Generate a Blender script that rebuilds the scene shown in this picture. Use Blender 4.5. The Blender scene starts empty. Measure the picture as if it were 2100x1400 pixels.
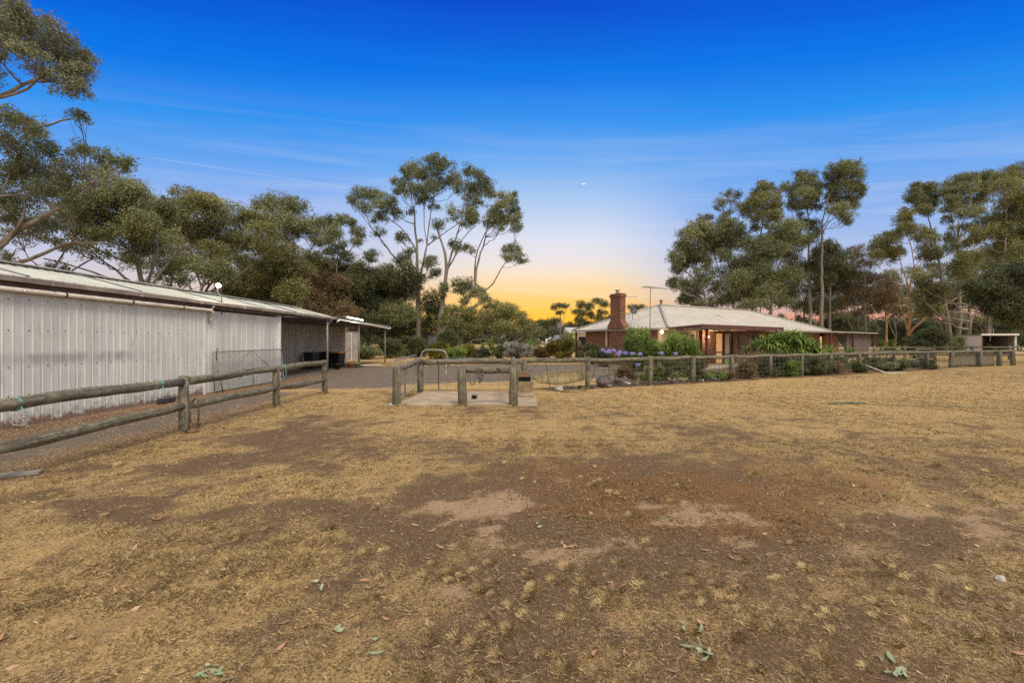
import bpy, bmesh, math, random
import numpy as np
from mathutils import Vector, Matrix

R = math.radians
FPX, CX, HY, CAMH = 950.0, 1050.0, 698.0, 1.7      # the lens of the place's survey: level camera, eye height 1.7 m
scn = bpy.context.scene
COL = scn.collection
rng = np.random.default_rng(7)
random.seed(7)

def P(px, py, D):
    return Vector(((px-CX)/FPX*D, D, CAMH+(HY-py)/FPX*D))
def GX(px, D):
    return (px-CX)/FPX*D
def GD(py):
    return FPX*CAMH/(py-HY)

# ------------------------------------------------------------------ materials
def new_mat(name):
    m = bpy.data.materials.new(name); m.use_nodes = True
    nt = m.node_tree
    b = nt.nodes['Principled BSDF']
    return m, nt, b
def N(nt, typ, **kw):
    n = nt.nodes.new(typ)
    for k, v in kw.items():
        if k in n.inputs: n.inputs[k].default_value = v
        else: setattr(n, k, v)
    return n
def L(nt, a, b): nt.links.new(a, b)
def noise(nt, scale, detail=4, rough=.6, coord='Object', stretch=None, dist=0.0):
    tc = nt.nodes.new('ShaderNodeTexCoord')
    src = tc.outputs[coord]
    if stretch:
        mp = nt.nodes.new('ShaderNodeMapping'); mp.inputs['Scale'].default_value = stretch
        L(nt, src, mp.inputs['Vector']); src = mp.outputs[0]
    n = N(nt, 'ShaderNodeTexNoise', Scale=scale, Detail=detail, Roughness=rough, Distortion=dist)
    L(nt, src, n.inputs['Vector'])
    return n.outputs['Fac']
def ramp(nt, fac, stops, interp='LINEAR'):
    r = nt.nodes.new('ShaderNodeValToRGB'); r.color_ramp.interpolation = interp
    el = r.color_ramp.elements
    while len(el) < len(stops): el.new(.5)
    for e, (p, c) in zip(el, stops):
        e.position = p; e.color = (c[0], c[1], c[2], 1)
    L(nt, fac, r.inputs[0]); return r.outputs[0]
def mix(nt, fac, a, b, mode='MIX'):
    m = nt.nodes.new('ShaderNodeMix'); m.data_type = 'RGBA'; m.blend_type = mode
    for inp, v in ((m.inputs[0], fac), (m.inputs[6], a), (m.inputs[7], b)):
        if hasattr(v, 'is_output') or isinstance(v, bpy.types.NodeSocket): L(nt, v, inp)
        elif isinstance(v, (int, float)): inp.default_value = v
        else: inp.default_value = (v[0], v[1], v[2], 1)
    return m.outputs[2]
def math_n(nt, op, a, b=None, c=None, clamp=False):
    m = nt.nodes.new('ShaderNodeMath'); m.operation = op; m.use_clamp = clamp
    for i, v in enumerate((a, b, c)):
        if v is None: continue
        if isinstance(v, (int, float)): m.inputs[i].default_value = v
        else: L(nt, v, m.inputs[i])
    return m.outputs[0]
def sstep(nt, v, lo, hi):
    m = nt.nodes.new('ShaderNodeMapRange'); m.interpolation_type = 'SMOOTHSTEP'
    m.inputs[1].default_value = lo; m.inputs[2].default_value = hi
    L(nt, v, m.inputs[0]); return m.outputs[0]
def bump(nt, b, h, strength=.4, dist=.02):
    n = N(nt, 'ShaderNodeBump', Strength=strength, Distance=dist)
    L(nt, h, n.inputs['Height']); L(nt, n.outputs[0], b.inputs['Normal'])
def simple(name, c1, c2=None, scale=6, rough=.7, metal=0, bmp=0.0, stretch=None, detail=5, lo=.35, hi=.65):
    m, nt, b = new_mat(name)
    if c2 is None: c2 = tuple(x*.75 for x in c1)
    f = noise(nt, scale, detail, stretch=stretch)
    c = ramp(nt, f, [(lo, c2), (hi, c1)])
    L(nt, c, b.inputs['Base Color'])
    b.inputs['Roughness'].default_value = rough; b.inputs['Metallic'].default_value = metal
    if bmp: bump(nt, b, noise(nt, scale*3, 5, stretch=stretch), bmp, .02)
    return m
def emis(name, col, s):
    m, nt, b = new_mat(name)
    b.inputs['Base Color'].default_value = (*col, 1)
    b.inputs['Emission Color'].default_value = (*col, 1); b.inputs['Emission Strength'].default_value = s
    return m
def leaf_mat(name, dark, mid, light, transl=.25, rough=.55):
    m, nt, b = new_mat(name)
    at = N(nt, 'ShaderNodeAttribute', attribute_name='rnd')
    c = ramp(nt, at.outputs['Fac'], [(0, dark), (.55, mid), (1, light)])
    L(nt, c, b.inputs['Base Color']); b.inputs['Roughness'].default_value = rough
    b.inputs['Specular IOR Level'].default_value = .3
    if transl:
        t = nt.nodes.new('ShaderNodeBsdfTranslucent'); L(nt, c, t.inputs['Color'])
        s = nt.nodes.new('ShaderNodeMixShader'); s.inputs[0].default_value = transl
        L(nt, b.outputs[0], s.inputs[1]); L(nt, t.outputs[0], s.inputs[2])
        L(nt, s.outputs[0], nt.nodes['Material Output'].inputs['Surface'])
    return m
M = {}
M['leaf_gum'] = leaf_mat('gum foliage', (.06,.07,.03), (.178,.195,.082), (.36,.365,.18))
M['leaf_olive'] = leaf_mat('olive gum foliage', (.064,.07,.025), (.195,.198,.072), (.38,.365,.155))
M['leaf_blue'] = leaf_mat('bluish gum foliage', (.07,.076,.042), (.18,.188,.1), (.31,.31,.18))
M['leaf_dark'] = leaf_mat('dark foliage', (.034,.044,.018), (.095,.112,.044), (.2,.21,.09))
M['leaf_brown'] = leaf_mat('browning foliage', (.08,.06,.03), (.19,.14,.07), (.33,.23,.13))
M['leaf_green'] = leaf_mat('garden foliage', (.05,.08,.018), (.165,.235,.05), (.36,.43,.1))
M['leaf_lush'] = leaf_mat('lush strap foliage', (.05,.085,.014), (.16,.26,.045), (.42,.5,.11))
M['leaf_gold'] = leaf_mat('golden shrub foliage', (.04,.045,.008), (.14,.12,.02), (.36,.27,.04))
M['leaf_rust'] = leaf_mat('rusty shrub foliage', (.05,.035,.012), (.14,.085,.03), (.25,.16,.06))
M['leaf_grey'] = leaf_mat('silver shrub foliage', (.13,.12,.1), (.28,.27,.23), (.46,.45,.4), .1)
M['leaf_far'] = leaf_mat('far foliage', (.05,.06,.03), (.10,.11,.055), (.16,.165,.09), .1)
M['petal'] = leaf_mat('lilac petals', (.2,.17,.5), (.38,.33,.72), (.62,.57,.9), .2)
M['straw'] = leaf_mat('dry grass blades', (.11,.072,.035), (.32,.228,.105), (.6,.46,.235), .2, .7)
M['fallen'] = leaf_mat('fallen leaves', (.2,.09,.045), (.38,.21,.115), (.6,.45,.3), .1, .6)
M['fallen_green'] = leaf_mat('fresh fallen leaves', (.14,.17,.085), (.24,.28,.16), (.34,.38,.24), .1, .6)

def bark_mat(name, a, b_, c, sc=2.0):
    m, nt, b = new_mat(name)
    f = noise(nt, sc, 6, .65, stretch=(1, 1, .22))
    col = ramp(nt, f, [(.3, a), (.5, b_), (.68, c)])
    f2 = noise(nt, 14, 4, stretch=(1, 1, .12))
    col = mix(nt, math_n(nt, 'MULTIPLY', f2, .5), col, a, 'MIX')
    L(nt, col, b.inputs['Base Color']); b.inputs['Roughness'].default_value = .8
    bump(nt, b, f2, .5, .03)
    return m
M['bark'] = bark_mat('gum bark', (.09,.07,.055), (.2,.165,.14), (.36,.32,.28))
M['bark_dark'] = bark_mat('dark bark', (.045,.035,.028), (.09,.07,.055), (.17,.14,.115))
M['bark_orange'] = bark_mat('orange gum bark', (.2,.1,.05), (.42,.22,.1), (.55,.36,.2))
# weathered rail timber
def timber():
    m, nt, b = new_mat('weathered treated timber')
    f = noise(nt, 5, 7, .7, stretch=(1.6, 1.6, 1.6))
    c = ramp(nt, f, [(.3, (.04,.036,.024)), (.45, (.115,.103,.068)), (.6, (.19,.172,.117)), (.75, (.29,.265,.195))])
    g = noise(nt, 38, 3, .6)
    c = mix(nt, sstep(nt, g, .52, .7), c, (.055,.05,.04))
    at = N(nt, 'ShaderNodeAttribute', attribute_name='grain')
    w = N(nt, 'ShaderNodeTexNoise', Scale=1.0, Detail=3)
    L(nt, at.outputs['Vector'], w.inputs['Vector'])
    c = mix(nt, sstep(nt, w.outputs['Fac'], .52, .6), c, (.055,.047,.033))
    geo = nt.nodes.new('ShaderNodeNewGeometry'); sp = nt.nodes.new('ShaderNodeSeparateXYZ')
    L(nt, at.outputs['Vector'], sp.inputs[0])
    L(nt, c, b.inputs['Base Color']); b.inputs['Roughness'].default_value = .85
    bump(nt, b, w.outputs['Fac'], .8, .015)
    return m
M['timber'] = timber()
M['timber_end'] = simple('cut timber ends', (.2,.15,.1), (.08,.06,.045), 30, .9)

def cladding():
    m, nt, b = new_mat('painted corrugated cladding')
    tc = nt.nodes.new('ShaderNodeNewGeometry'); sp = nt.nodes.new('ShaderNodeSeparateXYZ')
    L(nt, tc.outputs['Position'], sp.inputs[0])
    y, z = sp.outputs[1], sp.outputs[2]
    f = noise(nt, 1.3, 6, .7, stretch=(1, 1, .35))
    c = ramp(nt, f, [(.3, (.475,.475,.435)), (.7, (.635,.635,.585))])
    g = noise(nt, 9, 5, .7, stretch=(1, 1, .15))
    c = mix(nt, math_n(nt, 'MULTIPLY', sstep(nt, g, .5, .75), .5), c, (.25,.225,.195))
    # rubbed smudge where stock lean, waist high
    band = math_n(nt, 'MULTIPLY', sstep(nt, z, 1.12, 1.3), math_n(nt, 'SUBTRACT', 1, sstep(nt, z, 1.36, 1.5)))
    along = math_n(nt, 'MULTIPLY', sstep(nt, y, 8.3, 9.3), math_n(nt, 'SUBTRACT', 1, sstep(nt, y, 11.6, 12.5)))
    sm = noise(nt, 2.6, 5, .75, stretch=(1, 1, .35))
    k = math_n(nt, 'MULTIPLY', math_n(nt, 'MULTIPLY', band, along), sstep(nt, sm, .3, .62))
    c = mix(nt, math_n(nt, 'MULTIPLY', k, .55), c, (.13,.12,.11))
    ph = math_n(nt, 'FRACT', math_n(nt, 'DIVIDE', math_n(nt, 'SUBTRACT', y, 4.97), .38))
    lap = math_n(nt, 'MULTIPLY', math_n(nt, 'LESS_THAN', ph, .05), math_n(nt, 'SUBTRACT', 1, sstep(nt, math_n(nt, 'ADD', z, math_n(nt, 'MULTIPLY', sm, .9)), 1.5, 2.2)))
    c = mix(nt, math_n(nt, 'MULTIPLY', lap, .6), c, (.17,.155,.135))
    # rust eating the foot of the sheets
    rn = noise(nt, 3.5, 6, .75)
    foot = math_n(nt, 'SUBTRACT', rn, math_n(nt, 'MULTIPLY', z, 1.5))
    c = mix(nt, sstep(nt, foot, .28, .4), c, (.17,.07,.04))
    dn = noise(nt, 7, 5, .7)
    dirt = math_n(nt, 'SUBTRACT', dn, math_n(nt, 'MULTIPLY', z, .8))
    c = mix(nt, math_n(nt, 'MULTIPLY', sstep(nt, dirt, .2, .5), .6), c, (.2,.17,.14))
    L(nt, c, b.inputs['Base Color']); b.inputs['Roughness'].default_value = .5
    return m
M['clad'] = cladding()
M['clad_door'] = simple('painted door sheets', (.63,.625,.57), (.475,.47,.42), 1.6, .55, stretch=(1,1,.25))
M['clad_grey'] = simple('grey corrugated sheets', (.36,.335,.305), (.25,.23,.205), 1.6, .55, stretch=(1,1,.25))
M['clad_slate'] = simple('slate grey sheets', (.2,.19,.185), (.13,.125,.12), 1.6, .55, stretch=(1,1,.25))
M['shed_roof'] = simple('pale painted roof sheets', (.43,.44,.39), (.3,.31,.275), 2.5, .45, stretch=(.3,1,1))
M['house_roof'] = simple('cream roof sheets', (.42,.39,.335), (.34,.312,.268), 1.2, .5, stretch=(1,1,1))
M['ridge'] = simple('ridge capping', (.31,.285,.24), (.22,.2,.17), 3, .5)
M['gutter'] = simple('cream gutter', (.44,.385,.32), (.25,.215,.175), 3, .5, stretch=(1,.5,1))
M['pvc'] = simple('cream downpipe', (.66,.6,.52), (.5,.44,.37), 4, .45)
M['white'] = simple('white paint', (.72,.7,.66), (.6,.57,.53), 5, .5)
M['cream'] = simple('cream render', (.6,.5,.34), (.5,.41,.28), 4, .7)
M['seam'] = simple('dark lap seam', (.17,.165,.15), (.1,.095,.085), 5, .7)
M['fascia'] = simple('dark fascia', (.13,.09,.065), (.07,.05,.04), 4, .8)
M['redwood'] = simple('dark red painted timber', (.12,.036,.028), (.07,.024,.02), 5, .55, stretch=(1,1,.5))
M['steel'] = simple('galvanised steel', (.27,.27,.255), (.16,.16,.15), 8, .6, .25)
M['wire'] = simple('dull wire', (.16,.15,.13), (.09,.08,.07), 8, .5, .5)
M['rust'] = simple('rusty iron', (.13,.07,.045), (.06,.035,.025), 20, .8, .2)
M['black'] = simple('black plastic', (.02,.021,.022), (.012,.013,.013), 6, .45)
M['black2'] = simple('charcoal plastic', (.045,.047,.047), (.03,.03,.03), 6, .5)
M['yellow'] = simple('yellow lid', (.5,.26,.02), (.4,.2,.015), 6, .5)
M['concrete'] = simple('worn concrete', (.37,.285,.19), (.23,.175,.115), 2.2, .85, bmp=.3)
M['slab'] = simple('paving slab', (.34,.31,.26), (.26,.23,.19), 3, .8)
M['trough'] = simple('stained concrete trough', (.28,.21,.125), (.16,.115,.065), 5, .85, bmp=.4)
M['rock'] = simple('basalt rock', (.15,.125,.105), (.06,.05,.045), 5, .9, bmp=.6)
M['rock_pale'] = simple('pale stone', (.45,.42,.37), (.3,.27,.23), 6, .9, bmp=.5)
M['cloth'] = simple('shade cloth', (.19,.155,.105), (.13,.105,.072), 5, .9)
M['teal'] = simple('teal twine', (.14,.38,.38), (.1,.3,.31), 9, .8)
M['hose'] = simple('dark green hose', (.04,.1,.07), (.025,.06,.045), 9, .5)
M['terracotta'] = simple('terracotta', (.35,.13,.07), (.26,.09,.05), 8, .8)
M['dark'] = simple('gap shade black', (.02,.017,.014), (.012,.01,.009), 4, .9)
M['glass'] = simple('dark window glass', (.02,.022,.025), (.015,.016,.018), 2, .08)
M['curtain'] = simple('curtain', (.6,.53,.42), (.45,.39,.3), 5, .9, stretch=(6,6,.2))
M['board'] = None
def board_mat():
    m, nt, b = new_mat('yellowed fibreglass')
    f = noise(nt, 3, 6, .7)
    c = ramp(nt, f, [(.3, (.17,.12,.05)), (.5, (.3,.24,.11)), (.7, (.38,.32,.17))])
    g = noise(nt, 7, 6, .75, dist=.5)
    c = mix(nt, sstep(nt, g, .52, .66), c, (.075,.055,.03))
    L(nt, c, b.inputs['Base Color']); b.inputs['Roughness'].default_value = .5
    return m
M['board'] = board_mat()
def brick_mat():
    m, nt, b = new_mat('red face brick')
    at = N(nt, 'ShaderNodeAttribute', attribute_name='uvw')
    br = nt.nodes.new('ShaderNodeTexBrick')
    L(nt, at.outputs['Vector'], br.inputs['Vector'])
    br.inputs['Color1'].default_value = (.21,.085,.042,1); br.inputs['Color2'].default_value = (.1,.042,.026,1)
    br.inputs['Mortar'].default_value = (.2,.145,.1,1); br.inputs['Scale'].default_value = 1
    br.inputs['Mortar Size'].default_value = .006; br.inputs['Brick Width'].default_value = .24
    br.inputs['Row Height'].default_value = .086; br.inputs['Bias'].default_value = -.1
    f = noise(nt, 4, 5)
    c = mix(nt, .55, br.outputs['Color'], ramp(nt, f, [(.35, (.7,.6,.55)), (.65, (1.1,1.05,1))]), 'MULTIPLY')
    L(nt, c, b.inputs['Base Color']); b.inputs['Roughness'].default_value = .85
    bump(nt, b, br.outputs['Fac'], -.4, .01)
    return m
M['brick'] = brick_mat()
M['lamp'] = emis('lit globe', (1, .83, .58), 14)
M['lamp_cool'] = emis('lit floodlight', (1, .93, .8), 30)
M['tube'] = emis('lit tube', (1, .95, .85), 5)
M['warm_pane'] = emis('lit room behind glass', (.7, .4, .16), .42)
M['moon'] = emis('moonlit crescent', (1, .97, .9), .8)
M['hill'] = simple('far wooded hill', (.16,.18,.19), (.12,.14,.15), .02, .95)

# ------------------------------------------------------------------ object bookkeeping
def tag(o, label=None, cat=None, group=None, kind=None):
    if label: o['label'] = label
    if cat: o['category'] = cat
    if group: o['group'] = group
    if kind: o['kind'] = kind
    return o
def thing(name, label, cat, loc=(0,0,0), group=None, rz=0.0):
    o = bpy.data.objects.new(name, None); o.empty_display_size = .3
    o.location = loc; o.rotation_euler = (0, 0, rz); COL.objects.link(o)
    return tag(o, label, cat, group)
def world_loc(o):
    v = Vector((0,0,0))
    while o is not None:
        v += Vector(o.location); o = o.parent
    return v
def copy_tree(o, parent=None):
    c = o.copy(); COL.objects.link(c)
    if parent is not None: c.parent = parent
    for ch in list(o.children): copy_tree(ch, c)
    return c

class MB:
    """collects shapes, then links them as ONE mesh"""
    def __init__(s): s.v = []; s.f = []; s.mi = []; s.g = []; s.sm = []
    def add(s, vs, fs, mi=0, g=None, smooth=False):
        o = len(s.v)
        s.v += [tuple(p) for p in vs]; s.f += [tuple(o+i for i in f) for f in fs]
        s.mi += [mi]*len(fs); s.sm += [smooth]*len(fs)
        s.g += g if g is not None else [(p[0]*9, p[1]*9, p[2]*9) for p in vs]
        return s
    def box(s, lo, hi, mi=0, M4=None):
        x0,y0,z0 = lo; x1,y1,z1 = hi
        vs = [Vector(p) for p in ((x0,y0,z0),(x1,y0,z0),(x1,y1,z0),(x0,y1,z0),(x0,y0,z1),(x1,y0,z1),(x1,y1,z1),(x0,y1,z1))]
        if M4 is not None: vs = [M4 @ v for v in vs]
        return s.add(vs, [(0,3,2,1),(4,5,6,7),(0,1,5,4),(1,2,6,5),(2,3,7,6),(3,0,4,7)], mi)
    def beam(s, a, b, w, h, mi=0, up=Vector((0,0,1))):
        a, b = Vector(a), Vector(b); d = (b-a).normalized()
        sx = d.cross(up)
        if sx.length < 1e-4: sx = Vector((1,0,0))
        sx.normalize(); sz = sx.cross(d).normalized()
        vs = []
        for p in (a, b):
            for i, j in ((-1,-1),(1,-1),(1,1),(-1,1)): vs.append(p+sx*(i*w/2)+sz*(j*h/2))
        return s.add(vs, [(0,1,2,3),(7,6,5,4),(0,4,5,1),(1,5,6,2),(2,6,7,3),(3,7,4,0)], mi)
    def tube(s, pts, rad, n=8, mi=0, caps=True, cap_mi=None, wob=0.0, smooth=True, gs=1.0):
        pts = [Vector(p) for p in pts]
        if isinstance(rad, (int, float)): rad = [rad]*len(pts)
        vs, fs, gg = [], [], []
        ref = None; acc = random.uniform(0, 50); off = random.uniform(0, 90)
        for i, p in enumerate(pts):
            d = (pts[min(i+1, len(pts)-1)]-pts[max(i-1, 0)])
            if d.length < 1e-7: d = Vector((0,0,1))
            d.normalize()
            if ref is None: ref = Vector((0,0,1)) if abs(d.z) < .9 else Vector((1,0,0))
            sx = d.cross(ref).normalized(); sy = sx.cross(d).normalized(); ref = sy
            if i: acc += (p-pts[i-1]).length
            for k in range(n):
                t = 2*math.pi*k/n
                r = rad[i]*(1+random.uniform(-wob, wob))
                vs.append(p+sx*(math.cos(t)*r)+sy*(math.sin(t)*r))
                gg.append((off+math.cos(t)*3*gs, off+math.sin(t)*3*gs, acc*1.1*gs))
        m = len(pts)
        for i in range(m-1):
            for k in range(n):
                fs.append((i*n+k, i*n+(k+1)%n, (i+1)*n+(k+1)%n, (i+1)*n+k))
        s.add(vs, fs, mi, gg, smooth)
        if caps:
            o = len(s.v)-len(vs)
            for ring in ([o+k for k in reversed(range(n))], [o+(m-1)*n+k for k in range(n)]):
                s.f.append(tuple(ring)); s.mi.append(mi if cap_mi is None else cap_mi); s.sm.append(False)
        return s
    def lathe(s, prof, n=20, c=(0,0,0), mi=0, axis='z', smooth=True):
        vs, fs = [], []
        for r, z in prof:
            for k in range(n):
                t = 2*math.pi*k/n
                vs.append((c[0]+r*math.cos(t), c[1]+r*math.sin(t), c[2]+z))
        m = len(prof)
        for i in range(m-1):
            for k in range(n):
                fs.append((i*n+k, i*n+(k+1)%n, (i+1)*n+(k+1)%n, (i+1)*n+k))
        if prof[0][0] > 1e-5: fs.append(tuple(reversed(range(n))))
        if prof[-1][0] > 1e-5: fs.append(tuple((m-1)*n+k for k in range(n)))
        return s.add(vs, fs, mi, smooth=smooth)
    def ball(s, c, r, seg=14, rings=9, sc=(1,1,1), mi=0):
        prof = []
        vs, fs = [], []
        for i in range(rings+1):
            a = math.pi*i/rings
            for k in range(seg):
                t = 2*math.pi*k/seg
                vs.append((c[0]+r*sc[0]*math.sin(a)*math.cos(t), c[1]+r*sc[1]*math.sin(a)*math.sin(t), c[2]-r*sc[2]*math.cos(a)))
        for i in range(rings):
            for k in range(seg):
                fs.append((i*seg+k, i*seg+(k+1)%seg, (i+1)*seg+(k+1)%seg, (i+1)*seg+k))
        return s.add(vs, fs, mi, smooth=True)
    def build(s, name, mats, parent=None, label=None, loc=None, bevel=0.0, uvw=None):
        """vertices are in world coordinates; they are stored relative to the parent (or to loc)"""
        if not isinstance(mats, (list, tuple)): mats = [mats]
        org = world_loc(parent) if parent is not None else Vector(loc or (0,0,0))
        me = bpy.data.meshes.new(name)
        me.from_pydata([(p[0]-org.x, p[1]-org.y, p[2]-org.z) for p in s.v], [], s.f)
        for m in mats: me.materials.append(m)
        me.polygons.foreach_set('material_index', s.mi); me.polygons.foreach_set('use_smooth', s.sm)
        at = me.attributes.new('grain', 'FLOAT_VECTOR', 'POINT')
        at.data.foreach_set('vector', np.array(s.g, dtype=np.float32).ravel())
        if uvw:                                   # wall coordinates for brick courses: along, height
            u = Vector(uvw)
            at = me.attributes.new('uvw', 'FLOAT_VECTOR', 'CORNER')
            arr = np.zeros((len(me.loops), 3), np.float32)
            v2 = Vector((-u.y, u.x, 0))
            for poly in me.polygons:
                n = poly.normal
                ax = u if abs(n.dot(u)) < .7 else v2
                for li in poly.loop_indices:
                    p = Vector(s.v[me.loops[li].vertex_index])
                    if abs(n.z) > .8: arr[li] = (p.dot(u), p.dot(v2), 0)
                    else: arr[li] = (p.dot(ax), p.z, 0)
            at.data.foreach_set('vector', arr.ravel())
        o = bpy.data.objects.new(name, me); COL.objects.link(o)
        if parent is not None: o.parent = parent
        else: o.location = org
        if label: o['label'] = label
        if bevel:
            bm = bmesh.new(); bm.from_mesh(me)
            bmesh.ops.bevel(bm, geom=[e for e in bm.edges if len(e.link_faces) == 2 and e.calc_face_angle(0) > .6], offset=bevel, segments=2, affect='EDGES', clamp_overlap=True)
            bm.to_mesh(me); bm.free()
        return o

def quads(name, V, mat, rnd=None, parent=None, loc=None, nv=4):
    """V: (N, nv, 3) world coordinates -> one mesh of N small faces"""
    org = np.array(world_loc(parent) if parent is not None else Vector(loc or (0,0,0)), dtype=np.float64)
    n = V.shape[0]
    me = bpy.data.meshes.new(name)
    me.vertices.add(n*nv); me.loops.add(n*nv); me.polygons.add(n)
    me.vertices.foreach_set('co', (V-org).astype(np.float32).ravel())
    me.loops.foreach_set('vertex_index', np.arange(n*nv, dtype=np.int32))
    me.polygons.foreach_set('loop_start', np.arange(0, n*nv, nv, dtype=np.int32))
    me.update(calc_edges=True)
    if rnd is not None:
        at = me.attributes.new('rnd', 'FLOAT', 'POINT')
        at.data.foreach_set('value', np.repeat(rnd.astype(np.float32), nv))
    me.materials.append(mat)
    o = bpy.data.objects.new(name, me); COL.objects.link(o)
    if parent is not None: o.parent = parent
    else: o.location = org
    return o
def unit(a): return a/np.maximum(np.linalg.norm(a, axis=-1, keepdims=True), 1e-9)
def leaf_quads(pts, Ln, W, droop=.4, r=None):
    r = r or rng
    n = len(pts)
    a = unit(r.normal(size=(n,3))*np.array([1,1,.7])+np.array([0,0,-droop]))
    s = unit(np.cross(a, r.normal(size=(n,3))))
    l = (Ln*r.uniform(.6,1.3,n))[:,None]; w = (W*r.uniform(.7,1.3,n))[:,None]
    return np.stack([pts-a*l*.5, pts+s*w*.5-a*l*.05, pts+a*l*.5, pts-s*w*.5-a*l*.05], axis=1)

# ------------------------------------------------------------------ value noise for ground patches
def vnoise(x, y, seed):
    r = np.random.default_rng(seed); T = r.random((256,256))
    xi = np.floor(x).astype(int); yi = np.floor(y).astype(int)
    fx = x-xi; fy = y-yi
    fx = fx*fx*(3-2*fx); fy = fy*fy*(3-2*fy)
    a = T[xi%256, yi%256]; b = T[(xi+1)%256, yi%256]; c = T[xi%256, (yi+1)%256]; d = T[(xi+1)%256, (yi+1)%256]
    return (a*(1-fx)+b*fx)*(1-fy)+(c*(1-fx)+d*fx)*fy
def fbm(x, y, sc, seed, oct=4):
    t = 0; amp = 1; tot = 0
    for o in range(oct):
        t = t+amp*vnoise(x*sc*2**o+17*o, y*sc*2**o+9*o, seed+o); tot += amp; amp *= .6
    return t/tot
# ------------------------------------------------------------------ ground fields (what grows or lies where)
BL = {'S': [  # dry grass cover: px, py, half width, half height, weight
 (1650,815,620,55,.55),(1250,800,160,30,.2),(1900,890,260,40,.25),(620,835,170,32,.42),(800,870,120,30,.3),(330,915,110,28,.3),
 (1050,905,260,28,.25),(800,945,110,32,.3),(520,1020,190,24,.22),(700,1010,150,25,.25),(90,1085,120,28,.35),(330,1130,150,30,.3),
 (120,1210,160,45,.35),(420,1210,140,40,.25),(180,1330,220,60,.25),(640,1240,90,40,.1),(1700,1270,330,70,.1),(2000,1330,180,70,.1),
 (1450,1290,700,120,-.3),(500,1330,700,110,-.1),(960,790,110,16,.6),(840,790,50,12,.4),(1900,1000,200,40,.12),(500,985,120,14,.2),
 (690,868,75,22,-.6),(610,905,90,22,-.65),(480,945,120,20,-.6),(330,975,130,18,-.5),(760,905,60,20,-.35),
 (620,1050,170,22,-.5),(300,1065,160,16,-.5),(60,1045,110,16,-.45),(470,1120,90,34,-.5),(800,1090,120,50,-.3),(730,1180,90,40,-.3),
 (1150,1060,330,75,-.5),(1500,1040,300,70,-.4),(1050,1170,330,60,-.3),(980,1280,200,70,-.15),(1900,1110,230,45,-.3),(1450,1180,220,40,-.1),
 (1100,960,200,25,-.25),(1400,950,200,25,-.25),(900,1340,250,60,-.1),(1230,850,130,10,-.2),(1700,930,260,22,-.15)],
 'A': [(905,1030,55,28,.8),(965,1045,45,24,.8),(1015,1040,30,20,.5),(950,1080,32,16,.7),(1010,1120,40,16,.6),(1130,1135,45,20,.7),(1215,1150,40,20,.6),
 (1370,1055,60,18,.5),(1490,1106,42,20,1.0),(1600,1098,50,14,.6),(1400,1045,45,14,.5),(1850,1075,120,22,.45),(2020,1110,100,50,.55),(1260,1120,50,16,.5),
 (1120,985,100,14,.35),(1010,1190,40,16,.4),(1210,1180,50,16,.45),(1900,1180,100,30,.35),(1560,870,140,25,.2),(2060,1060,80,30,.4),(1340,1030,80,14,.4),(1700,1150,70,16,.35)],
 'B': [(1250,1020,260,50,.85),(1600,1020,260,55,.8),(1420,1090,220,45,.6),(1150,965,220,30,.55),(1700,1090,150,30,.5),(1330,800,80,8,.5),(1100,1075,100,30,.35),(1950,985,160,30,.4),(1650,950,200,20,.4)]}
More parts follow.
